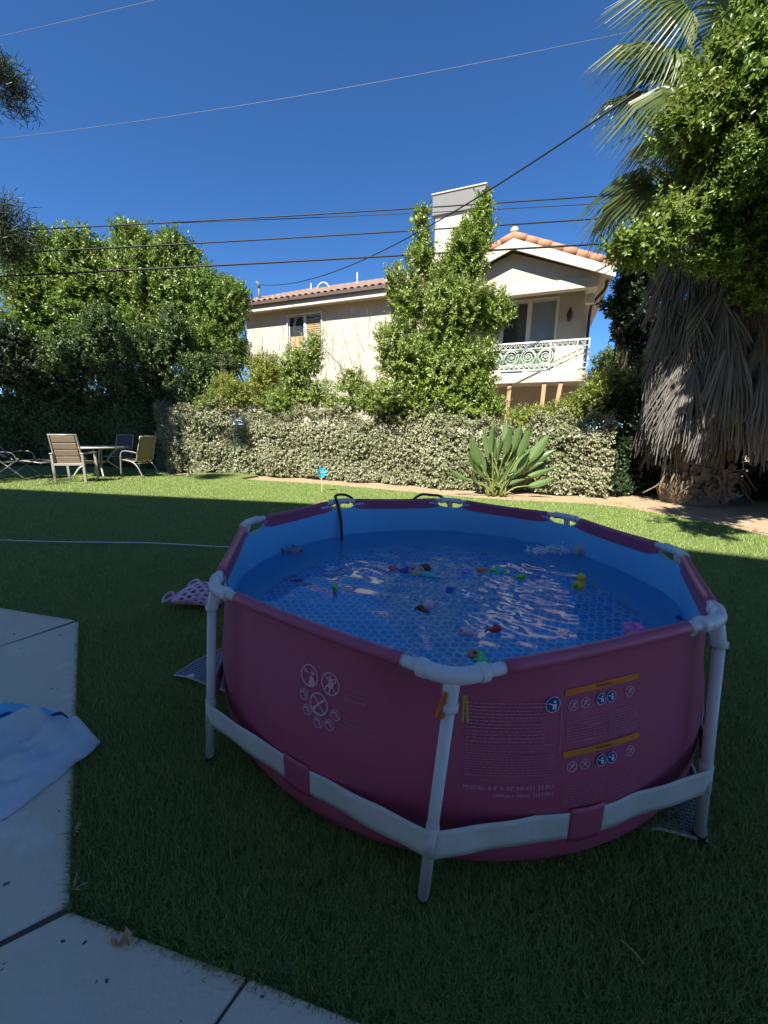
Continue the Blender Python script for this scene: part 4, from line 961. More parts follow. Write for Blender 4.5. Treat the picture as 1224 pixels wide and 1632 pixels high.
def sprigs(rng, base, outd, nleaf, L, leaf, up=.35, rnd=.5, aspect=.42, droop=0.0):
    """twigs of leaves that start at base and grow along outd"""
    n = len(base)
    d = unit(outd * (1 - up) + np.array([0, 0, up]) + rng.normal(0, rnd * .5, (n, 3)))
    k = np.arange(nleaf); t = (k + .3) / nleaf
    Ls = L * rng.uniform(.55, 1.25, (n, 1, 1))
    pos = base[:, None, :] + d[:, None, :] * Ls * t[None, :, None]
    pos[:, :, 2] -= droop * (t ** 2)[None, :] * Ls[:, :, 0]
    ref = unit(np.cross(d, rng.normal(0, 1, (n, 3)))); r2 = np.cross(d, ref)
    ang = k * 2.4 + rng.uniform(0, 6.28, (n, 1))
    side = ref[:, None, :] * np.cos(ang)[..., None] + r2[:, None, :] * np.sin(ang)[..., None]
    ld = unit(d[:, None, :] * (.35 + .5 * t[None, :, None]) + side * .9 + rng.normal(0, .18, (n, nleaf, 3)))
    nr = unit(unit(outd)[:, None, :] * .6 + np.array([0, 0, .75]) + rng.normal(0, .45, (n, nleaf, 3)))
    sz = leaf * rng.uniform(.65, 1.25, (n, nleaf)) * (1.05 - .35 * t)[None, :]
    return pos.reshape(-1, 3), ld.reshape(-1, 3), nr.reshape(-1, 3), sz.ravel(), (sz * aspect).ravel()
def blob_points(rng, blobs, n, lo=.55, hi=1.03):
    B = np.array(blobs, dtype=float); wgt = (B[:, 3] * B[:, 4] + B[:, 4] * B[:, 5] + B[:, 3] * B[:, 5]); wgt /= wgt.sum()
    k = rng.choice(len(B), n, p=wgt)
    u = unit(rng.normal(0, 1, (n, 3))); rr = lo + (hi - lo) * rng.uniform(0, 1, n) ** .6
    return B[k, :3] + u * B[k, 3:6] * rr[:, None], unit(u / B[k, 3:6])
def lumps(rng, blobs, per, f0=.28, f1=.5):
    out = list(blobs)
    for b in blobs:
        for _ in range(per):
            u = rng.normal(0, 1, 3); u /= np.linalg.norm(u); s = rng.uniform(f0, f1)
            out.append((b[0] + u[0] * b[3] * .86, b[1] + u[1] * b[4] * .86, b[2] + u[2] * b[5] * .86, b[3] * s, b[4] * s, b[5] * s))
    return out
def crown(name, parent, blobs, nsp, nleaf, L, leaf, mat_, seed, up=.35, per=6, aspect=.42, lo=.5, rnd=.5, droop=0.0, inner=.45, f=(.28, .5)):
    rng = np.random.default_rng(seed)
    bl = lumps(rng, blobs, per, *f) if per else blobs
    p, o = blob_points(rng, bl, nsp, lo)
    A = sprigs(rng, p, o, nleaf, L, leaf, up, rnd, aspect, droop)
    p, o = blob_points(rng, list(blobs), int(nsp * inner), .05, .72)       # the shaded inside of the crown
    B_ = sprigs(rng, p, o, 7, L * .8, leaf * 1.5, .2, .9, .6, 0)
    return leaves_mesh(name, *[np.concatenate([a_, b_]) for a_, b_ in zip(A, B_)], mat_, parent)
def limb(m, a, b, r0, r1, rng, bend=.12, n=7, sides=7):
    a, b = Vector(a), Vector(b); L = (b - a).length
    mid = [a.lerp(b, i / (n - 1)) + (Vector(rng.normal(0, 1, 3)) * bend * L * .35 * math.sin(math.pi * i / (n - 1)) if 0 < i < n - 1 else Vector()) for i in range(n)]
    m.tube(mid, [r0 + (r1 - r0) * i / (n - 1) for i in range(n)], sides)
def trunk_limbs(parent, base, tops, r0, fork, seed, mat_=None, fork_pt=None):
    rng = np.random.default_rng(seed); m = MB(); base = Vector(base)
    fp = Vector(fork_pt) if fork_pt is not None else base + Vector((0, 0, fork))
    limb(m, base - Vector((0, 0, .1)), fp, r0, r0 * .72, rng, .05)
    m.build('trunk', mat_ or M['bark'], parent, True)
    m = MB()
    for tpt in tops: limb(m, fp - Vector((0, 0, .05)), tpt, min(.07, r0 * .5), .010, rng, .10)
    m.build('limbs', mat_ or M['bark'], parent, True)
def twigs(parent, starts, seed, L=.7, r_=.006, name='bare_twigs', mat_=None):
    rng = np.random.default_rng(seed)
    for s in starts:
        m = MB(); s = Vector(s); d = Vector((rng.normal(0, .22), rng.normal(0, .12), 1)).normalized(); e = s + d * L * rng.uniform(.7, 1.2)
        limb(m, s, e, r_ * 1.6, r_ * .4, rng, .12, 6, 5)
        for _ in range(5):
            t = rng.uniform(.3, .95); q = s.lerp(e, t); e2 = q + Vector((rng.normal(0, .5), rng.normal(0, .2), rng.uniform(.25, .9))).normalized() * L * rng.uniform(.18, .45)
            limb(m, q, e2, r_ * .8, r_ * .25, rng, .12, 4, 4)
        m.build('bare_twig', mat_ or M['bark'], parent, True)

# central bushy tree behind the hedge
CT = PY(690, 690, 10.5); CT = Vector((CT.x, 10.5, 0))
t = thing('ficus_tree', 'tall bushy green tree in front of the house, two pointed tops', 'tree', CT)
trunk_limbs(t, CT, [(.8, 10.5, 5.8), (2.2, 10.5, 6.1), (1.5, 10.4, 5.0), (.2, 10.4, 3.7), (2.5, 10.3, 3.4)], .11, .9, 11)
bl = [PY(690, 600, 10.4), PY(640, 560, 10.4), PY(720, 500, 10.4), PY(745, 590, 10.3), PY(655, 480, 10.5), PY(740, 420, 10.5), PY(672, 415, 10.5), PY(765, 365, 10.6), PY(672, 370, 10.6), PY(780, 500, 10.4), PY(700, 650, 10.3), PY(760, 650, 10.2), PY(620, 630, 10.3), PY(770, 330, 10.6), PY(672, 345, 10.6), PY(632, 450, 10.5), PY(745, 380, 10.6), PY(705, 450, 10.5)]
rad = [(.9, .8, .9), (.62, .6, .75), (.85, .75, .8), (.7, .7, .7), (.45, .5, .6), (.5, .5, .55), (.26, .3, .5), (.22, .25, .5), (.12, .14, .42), (.42, .5, .5), (.85, .6, .5), (.7, .5, .4), (.45, .45, .4), (.12, .14, .34), (.07, .08, .28), (.18, .22, .36), (.26, .3, .35), (.38, .4, .45)]
BL = [(*b, *q) for b, q in zip(bl, rad)]
crown('crown', t, BL, 4600, 13, .26, .088, M['leaf_tree'], 21, up=.5, per=4, aspect=.46, lo=.5, inner=.55, f=(.25, .42))

# yellow-green shrubs along the top of the hedge
def shrub(label, cx, y, pts, nsp, matl, seed, group=None, leaf=.065, tw=None, name='shrub', up=.45, per=5, L=.24):
    base = Vector((cx, y, 0))
    t = thing(name, label, 'shrub', base, group)
    rng = np.random.default_rng(seed)
    B = [(*PY(u, v, y), a, b, c) for u, v, a, b, c in pts]
    m = MB()
    for b in B: limb(m, base + Vector((rng.normal(0, .1), 0, -.1)), (b[0], b[1], b[2] + b[5] * .5), .022, .005, rng, .1)
    m.build('stems', M['bark'], t, True)
    crown('foliage', t, B, int(nsp * 1.3), 11, L, leaf * 1.15, matl, seed + 100, up=up, per=per, aspect=.46, inner=.4)
    if tw: twigs(t, [PY(u, v, y) for u, v in tw], seed + 7, L=1.0)
    return t
G2 = 'shrubs growing above the ivy hedge'
shrub('yellow-green shrub on the hedge at the left end of the house', -4.4, 12.5, [(370, 630, .75, .45, .45), (420, 600, .5, .4, .55), (340, 650, .5, .4, .3), (440, 640, .6, .4, .35)], 900, M['leaf_yellow'], 31, G2, tw=[(385, 600), (420, 575), (350, 620), (445, 560)])
shrub('tall light shrub below the left house window', -2.6, 12.0, [(470, 590, .42, .4, .65), (495, 570, .3, .35, .6), (500, 630, .6, .4, .45), (455, 640, .5, .4, .3)], 760, M['leaf_tree'], 32, G2, tw=[(470, 560), (520, 600), (510, 560), (535, 590)])
shrub('thin twiggy shrub against the pale house wall', -.95, 11.7, [(560, 610, .40, .3, .40), (590, 640, .5, .35, .35), (545, 650, .45, .35, .28)], 380, M['leaf_tree'], 33, G2, tw=[(560, 580), (580, 560), (600, 600), (540, 600), (590, 540), (575, 600), (525, 580)])
shrub('rounded yellow shrub right of the balcony, beside the palm', 5.2, 9.3, [(950, 640, .5, .4, .40), (985, 620, .45, .4, .45), (915, 660, .4, .35, .28), (1010, 650, .4, .4, .45)], 760, M['leaf_yellow'], 34, G2)
shrub('low shrub on the hedge under the balcony posts', 3.8, 9.6, [(860, 668, .45, .3, .22), (830, 672, .35, .3, .20), (895, 672, .35, .3, .2)], 420, M['leaf_yellow'], 35, G2)
shrub('dark green shrub at the left foot of the tall bushy tree', .2, 10.9, [(600, 640, .40, .35, .35), (640, 655, .4, .3, .3)], 380, M['leaf_tree'], 36, G2)

# ivy hedge on its garden wall
def hedge(label, path, hts, thick, n, matl, seed, name='ivy_hedge', leaf=.062, wallm=None, bump=.16):
    path = [Vector((x, y, 0)) for x, y in path]
    t = thing(name, label, 'hedge', path[0])
    rng = np.random.default_rng(seed)
    seg = [(path[i + 1] - path[i]) for i in range(len(path) - 1)]; Ls = np.array([s.length for s in seg]); cum = np.concatenate([[0], np.cumsum(Ls)])
    m = MB()
    for i, s in enumerate(seg):
        nrm = Vector((s.y, -s.x, 0)).normalized(); hm = min(hts[i], hts[i + 1]) - .22
        a, b = path[i] - nrm * .14, path[i + 1] - nrm * .14
        m.prism([a + Vector((0, 0, -.03)), b + Vector((0, 0, -.03)), b - nrm * .2 + Vector((0, 0, -.03)), a - nrm * .2 + Vector((0, 0, -.03))], (0, 0, hm))
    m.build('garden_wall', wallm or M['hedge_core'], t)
    q = rng.uniform(0, cum[-1], n); k = np.clip(np.searchsorted(cum, q) - 1, 0, len(seg) - 1); f = (q - cum[k]) / Ls[k]
    pa = np.array([list(p) for p in path]); hh = np.array(hts)
    base = pa[k] * (1 - f[:, None]) + pa[k + 1] * f[:, None]; H = hh[k] * (1 - f) + hh[k + 1] * f
    sd_ = np.array([list(s.normalized()) for s in seg]); nm = np.stack([sd_[:, 1], -sd_[:, 0], 0 * sd_[:, 0]], 1)[k]
    lump = bump * (np.sin(q * 2.3 + seed) * .5 + np.sin(q * 5.1 + 1) * .3)
    H = H + .14 * np.sin(q * 1.9 + 2) + .09 * np.sin(q * 4.7) + .07 * np.sin(q * 11.0) + .05 * np.sin(q * 23.0)
    H = np.where(rng.uniform(0, 1, n) < .05, H + rng.uniform(0, .22, n), H)
    top = rng.uniform(0, 1, n) < .24
    v = rng.uniform(0, 1, n)
    z = np.where(top, H + rng.normal(0, .05, n), .03 + v * (H - .03))
    dep = np.where(top, rng.uniform(-.25, thick, n), thick + lump + bump * .6 * np.sin(z * 5 + q * 3.0) * np.cos(q * 2.1 - z * 2) - np.abs(rng.normal(0, .09, n)) - .22 * np.clip((z / H - .8) / .2, 0, 1) ** 2)
    P_ = base + nm * (dep[:, None] - .12); P_[:, 2] = z
    od = np.where(top[:, None], np.array([0, 0, 1.0]) + nm * .35, nm + np.array([0, 0, .25]))
    od = unit(od + rng.normal(0, .25, (n, 3)))
    p, d, nr, sz, wd = sprigs(rng, P_, od, 5, .12, leaf, .12, .8, .78)
    nr = unit(nr * .7 + np.repeat(od, 5, 0) * .9)
    leaves_mesh('foliage', p, d, nr, sz, wd, matl, t, .18)
    return t
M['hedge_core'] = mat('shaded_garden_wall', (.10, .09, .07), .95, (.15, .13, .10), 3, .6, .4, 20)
hedge('long sunlit ivy hedge covering the back garden wall', [(-7.55, 13.55), (-7.25, 12.95), (-6.3, 12.45), (-4.08, 12.0), (-1.65, 11.15), (-.22, 10.7), (1.35, 9.75), (2.18, 9.35), (3.84, 9.0), (4.95, 8.6)], [1.9, 1.95, 1.95, 1.75, 1.70, 1.68, 1.62, 1.55, 1.50, 1.52], .30, 15500, M['leaf_ivy'], 41)
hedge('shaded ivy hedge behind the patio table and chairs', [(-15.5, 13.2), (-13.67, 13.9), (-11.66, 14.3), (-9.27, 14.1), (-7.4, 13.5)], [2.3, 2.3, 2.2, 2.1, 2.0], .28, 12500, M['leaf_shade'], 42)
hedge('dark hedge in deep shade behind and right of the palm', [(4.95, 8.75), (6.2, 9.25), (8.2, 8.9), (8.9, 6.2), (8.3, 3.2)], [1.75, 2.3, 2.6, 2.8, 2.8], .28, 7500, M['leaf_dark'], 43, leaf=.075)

# tall clipped trees at the left, behind the shaded hedge
G3 = 'tall ficus trees at the left'
def ftree(label, cx, y, pts, nsp, matl, seed, group, leaf=.105, up=.5, per=6, L=.42, r0=.13, name='ficus_tree', nleaf=12):
    base = Vector((cx, y, 0)); t = thing(name, label, 'tree', base, group)
    B = [(*PY(u, v, y + dy), a, b, c) for u, v, a, b, c, dy in pts]
    trunk_limbs(t, base, [Vector((b[0], b[1], b[2] + b[5] * .4)) for b in B], r0, 1.4, seed)
    crown('crown', t, B, int(nsp * 1.25), nleaf, L * .9, leaf * 1.3, matl, seed + 50, up=up, per=per, aspect=.48, inner=.7, f=(.25, .42))
    return t
ftree('leftmost of the tall ficus trees, its crown edge against the sky', -13.2, 16.2, [(70, 470, 1.2, 1.2, 1.4, 0), (85, 410, .75, .8, .9, 0), (60, 540, 1.3, 1.2, 1.0, 0), (45, 440, .5, .6, .9, 0)], 1500, M['leaf_ficus'], 51, G3)
ftree('tall ficus tree second from the left, pointed top', -11.0, 16.4, [(150, 470, 1.2, 1.2, 1.6, 0), (140, 415, .8, .8, 1.0, 0), (165, 540, 1.3, 1.2, 1.0, 0)], 1500, M['leaf_ficus'], 52, G3)
ftree('highest of the tall ficus trees, under the cable junction', -8.6, 16.5, [(228, 455, 1.15, 1.2, 1.7, 0), (222, 405, .75, .8, 1.0, 0), (235, 540, 1.3, 1.2, 1.0, 0), (205, 430, .5, .6, .9, 0)], 1500, M['leaf_ficus'], 53, G3)
ftree('tall ficus tree right of the highest one', -6.8, 16.3, [(290, 470, 1.05, 1.1, 1.5, 0), (285, 420, .65, .7, .85, 0), (300, 545, 1.2, 1.1, 1.0, 0)], 1400, M['leaf_ficus'], 54, G3)
ftree('lower ficus tree touching the left corner of the house', -5.2, 16.0, [(345, 495, .95, .9, 1.0, 0), (370, 475, .5, .6, .6, .6), (350, 555, 1.0, 1.0, 1.0, 0), (325, 460, .6, .6, .6, 0)], 1200, M['leaf_ficus'], 55, G3)
G4 = 'laurel trees standing behind the shaded hedge'
ftree('dark laurel at the far left behind the reclining chair', -12.2, 14.6, [(20, 590, 1.1, .7, .8, 0), (5, 545, .7, .6, .7, 0), (70, 610, .9, .6, .7, 0), (30, 655, 1.2, .5, .35, 0)], 900, M['leaf_dark'], 61, G4, leaf=.09, L=.34, r0=.08, name='laurel_tree')
ftree('broad laurel behind the table, second from the left', -10.0, 14.8, [(120, 570, 1.05, .7, 1.0, 0), (165, 530, .7, .6, .7, 0), (110, 630, 1.2, .6, .5, 0), (185, 600, .8, .6, .8, 0), (90, 660, 1.1, .5, .35, 0), (170, 655, 1.0, .5, .35, 0)], 1300, M['leaf_shade'], 62, G4, leaf=.085, L=.34, r0=.09, name='laurel_tree')
ftree('pale-tipped laurel right of the broad one', -7.6, 14.4, [(250, 570, .8, .65, 1.0, 0), (280, 540, .45, .5, .8, 0), (225, 620, .8, .6, .7, 0), (280, 630, .8, .6, .6, 0), (215, 555, .35, .4, .5, 0), (240, 660, 1.0, .5, .35, 0), (290, 660, .7, .5, .3, 0)], 1300, M['leaf_shade'], 63, G4, leaf=.085, L=.36, r0=.08, name='laurel_tree')
ftree('small laurel between the shaded hedge and the house corner', -5.6, 13.6, [(325, 600, .6, .55, .65, 0), (310, 640, .7, .5, .45, 0), (355, 590, .4, .4, .5, 0), (330, 665, .7, .4, .3, 0), (380, 640, .6, .4, .4, 0)], 900, M['leaf_shade'], 64, G4, leaf=.08, L=.32, r0=.07, name='laurel_tree')

# trees far behind the house and to the right
G5 = 'distant trees between house and palm'
ftree('distant pale green tree seen between house and palm', 9.6, 19, [(985, 590, 1.1, 1.0, 1.0, 0), (1010, 620, 1.2, 1, 1.0, 0), (960, 620, .8, .8, .8, 0)], 700, M['leaf_far'], 71, G5, leaf=.12, L=.4, r0=.1, name='distant_tree')
ftree('distant tree at the left edge, half hidden by laurel', -22, 24, [(20, 560, 2.2, 1.6, 1.0, 0), (60, 590, 1.6, 1.4, 1.0, 0)], 500, M['leaf_far'], 72, 'distant trees at the left edge', leaf=.16, L=.5, r0=.14, name='distant_tree')
ftree('dark slender tree between the house and the palm skirt', 6.2, 11.2, [(1010, 500, .5, .5, .9, 0), (1040, 420, .8, .7, .8, 0), (985, 490, .32, .35, .16, 0), (1000, 530, .30, .35, .35, 0), (1060, 560, .9, .8, 1.2, 0), (1020, 450, .5, .5, .5, 0)], 1150, M['leaf_dark'], 73, None, leaf=.085, L=.3, r0=.09, name='shade_tree')

# large tree that leans in from the right, its outer sprays in front of the palm
t = thing('shade_tree', 'large dark-leaved tree at the right edge, bright sprays before the palm', 'tree', (7.9, 5.6, 0))
rng = np.random.default_rng(80)
spr = [(1030, 392, 6.6, .34, .3, .18), (992, 392, 6.5, .16, .2, .10), (1065, 360, 6.6, .32, .3, .26), (1085, 205, 6.4, .28, .3, .18), (1120, 165, 6.5, .36, .35, .24), (1150, 105, 6.4, .34, .35, .20), (1200, 80, 6.4, .34, .35, .26), (1150, 300, 6.8, .5, .45, .5), (1200, 220, 6.8, .5, .5, .65), (1210, 380, 6.9, .5, .5, .6), (1115, 265, 6.8, .3, .35, .3), (1224, 450, 6.9, .3, .4, .4), (1140, 400, 6.9, .3, .35, .25), (1225, 20, 6.5, .4, .35, .22), (1180, 150, 6.7, .4, .4, .4)]
B = [(*PY(u, v, y), a, b, c) for u, v, y, a, b, c in spr]
off = [(6.4, 4.0, 5.2, 1.2, 1.2, 1.1), (5.3, 3.2, 5.4, 1.0, 1.1, .9), (6.9, 5.2, 4.6, 1.3, 1.2, 1.4), (7.6, 6.4, 4.0, 1.2, 1.1, 1.5), (6.8, 3.2, 4.6, 1.2, 1.2, 1.0), (8.0, 5.0, 6.4, 1.4, 1.4, 1.2), (5.1, 4.6, 5.8, .7, 1.1, .6), (5.8, 5.6, 5.4, .7, .8, .6), (5.2, 4.0, 6.5, .9, .9, .6), (6.6, 5.2, 6.0, 1.0, 1.0, .8), (6.1, 4.6, 5.0, .8, .9, .7), (4.95, 4.1, 5.5, .75, .9, .55), (5.7, 3.7, 6.2, .9, .9, .6), (6.4, 4.4, 6.6, 1.0, 1.0, .7), (3.15, 1.55, 5.0, .40, .5, .28), (3.7, 2.3, 5.2, .45, .5, .32), (4.4, 2.7, 5.4, .6, .6, .4)]  # unseen crown masses, shaped to throw shade on the palm and right lawn
trunk_limbs(t, (7.9, 5.6, 0), [Vector(b[:3]) for b in B[7:12:2]] + [Vector(b[:3]) for b in off], .2, 2.4, 81)
crown('crown', t, B, 2600, 12, .26, .09, M['leaf_ficus'], 82, up=.25, per=5, aspect=.46, inner=.6)
crown('crown', t, off, 3800, 9, .34, .15, M['leaf_ficus'], 83, up=.3, per=5, aspect=.5, inner=.6)

# pine whose branch tips reach in at the left edge
def pine():
    t = thing('pine_tree', 'pine tree whose branch tips reach in at the left edge', 'tree', (-11.6, 7.6, 0))
    rng = np.random.default_rng(90); m = MB(); limb(m, (-11.6, 7.6, -.1), (-11.3, 7.6, 11.5), .26, .06, rng, .02, 9); m.build('trunk', M['bark'], t, True)
    tips = [PY(6, 125, 7.4), PY(-8, 110, 7.4), PY(2, 155, 7.6), PY(16, 350, 7.4), PY(8, 385, 7.5), PY(-5, 370, 7.4), PY(10, 410, 7.6), PY(20, 370, 7.3)]
    m = MB(); clusters = [q + Vector(rng.normal(0, .16, 3)) for q in tips for _ in range(4)]
    for q in tips: limb(m, (-11.4, 7.6, q.z + .8), q, .05, .010, rng, .08)
    for i in range(78):
        z = rng.uniform(3.8, 11.2); a = rng.uniform(0, 6.28); L = rng.uniform(1.2, 3.6) * (1 - (z - 3.8) / 13)
        e = Vector((-11.45 + L * math.cos(a), 7.6 + L * math.sin(a), z + rng.uniform(-.2, .5)))
        limb(m, (-11.45, 7.6, z - .2), e, .05, .012, rng, .1)
        for s in (.45, .65, .82, 1.0): clusters.append(Vector((-11.45, 7.6, z)).lerp(e, s) + Vector(rng.normal(0, .18, 3)))
    m.build('limbs', M['bark'], t, True)
    C_ = np.array([list(c) for c in clusters]); n = 170
    P_ = np.repeat(C_, n, 0) + np.clip(rng.normal(0, .12, (len(C_) * n, 3)), -.2, .2); D = unit(rng.normal(0, 1, (len(P_), 3)) + np.array([.3, 0, .35]))
    leaves_mesh('needles', P_, D, rng.normal(0, 1, (len(P_), 3)), rng.uniform(.10, .19, len(P_)), np.full(len(P_), .008), M['needle'], t, .05)
pine()

lt = thing('shade_tree', 'unseen broad tree added left of the frame to shade the left hedge', 'tree', (-13.2, 8.2, 0))  # extra crown out of view, added to keep the sun off that hedge
lb = [(-12.6, 8.0, 6.0, 2.2, 2.0, 1.9), (-10.6, 7.8, 8.0, 2.3, 2.1, 1.7), (-13.5, 7.6, 8.2, 2.2, 2.0, 1.6), (-14.5, 8.6, 6.0, 2.0, 2.0, 1.8)]
trunk_limbs(lt, (-13.2, 8.2, 0), [Vector(b[:3]) for b in lb], .22, 2.6, 95)
crown('crown', lt, lb, 2600, 8, .45, .24, M['leaf_ficus'], 96, up=.3, per=5, aspect=.5, inner=.6)

# bird-of-paradise plant before the hedge
def paradise():
    b0 = Vector((2.50, 8.55, 0)); t = thing('paradise_plant', 'bird-of-paradise plant with broad upright leaves before the hedge', 'plant', b0)
    rr = random.Random(9)
    def leafm(L, wd, curl):
        m = MB(); n = 9
        def fn(i, j):
            s = i / n; x = (j - 2) / 2; prof = max(.03, math.sin(math.pi * min(1, s * .97 + .03)) ** .6) * (1.05 - .35 * s)
            return Vector((x * wd / 2 * prof, -curl * L * s * s * .5 + abs(x) * wd * .22, L * s * (1 - .12 * curl * s)))
        m.grid(fn, n + 1, 5); return m
    variants = []
    for k in range(4):
        mm = leafm(1, [.31, .27, .34, .26][k], [.3, .7, .15, 1.0][k]); me = bpy.data.meshes.new('leaf'); me.from_pydata([tuple(v) for v in mm.v], [], mm.f); me.polygons.foreach_set('use_smooth', [True] * len(mm.f)); me.materials.append(M['bop']); me.update(); variants.append(me)
    stem = MB()
    spec = [(-66, 1.15, .55, 1), (-52, 1.0, .5, 3), (-40, 1.1, .6, 0), (-30, 1.25, .62, 2), (-22, 1.35, .60, 0), (-14, 1.30, .62, 2), (-7, 1.42, .62, 0), (0, 1.45, .6, 2), (6, 1.38, .6, 0), (12, 1.45, .62, 2), (18, 1.40, .62, 0), (24, 1.45, .66, 2), (31, 1.35, .62, 1), (40, 1.45, .70, 0), (47, 1.40, .66, 3), (55, 1.5, .72, 0), (58, 1.2, .58, 1), (66, 1.25, .62, 3), (-35, .85, .5, 1), (-18, .9, .5, 0), (10, .85, .5, 1), (30, .95, .5, 0), (50, .95, .5, 3), (70, .95, .52, 1), (-8, .62, .42, 1), (16, .55, .40, 3), (36, .62, .40, 1), (-28, .5, .36, 3), (3, 1.1, .6, 2), (22, 1.15, .6, 2), (44, 1.1, .55, 0), (-50, .7, .4, 3), (60, .7, .4, 3)]
    for i, (ang, reach, L, v) in enumerate(spec + [(a_ + 4, r_ * .8, l_, (v_ + 1) % 4) for a_, r_, l_, v_ in spec[3:15:2]]):
        a = R(ang * .92); yj = rr.uniform(-.35, .30)
        d = Vector((math.sin(a), yj * .9, math.cos(a))).normalized()
        s0 = b0 + Vector((rr.uniform(-.2, .2), rr.uniform(-.14, .14), 0)); L *= 1.12; e = s0 + d * max(.18, reach - L * .66)
        mid = s0.lerp(e, .5) + Vector((-d.x * .06, 0, .06)); stem.tube(spline([s0, mid, e], 4), [.022] * 3 + [.016] * 3 + [.012] * 3, 6)
        o = bpy.data.objects.new('leaf', variants[v]); COL.objects.link(o); o.parent = t
        zc = (d + Vector((0, 0, -.15 if abs(ang) > 50 else .05))).normalized(); face = Vector((rr.uniform(-.5, .5), -1, .25))
        yc = -(face - zc * face.dot(zc)).normalized(); xc = yc.cross(zc)
        Mx = Matrix((xc, yc, zc)).transposed().to_4x4() @ Matrix.Diagonal((rr.uniform(.75, 1.0), 1, 1, 1)).to_4x4()
        Mx = Matrix.Translation(e - d * .03 - b0) @ Mx @ Matrix.Scale(L, 4)
        o.matrix_local = Mx
    stem.build('stalks', M['bop_stem'], t, True)
paradise()

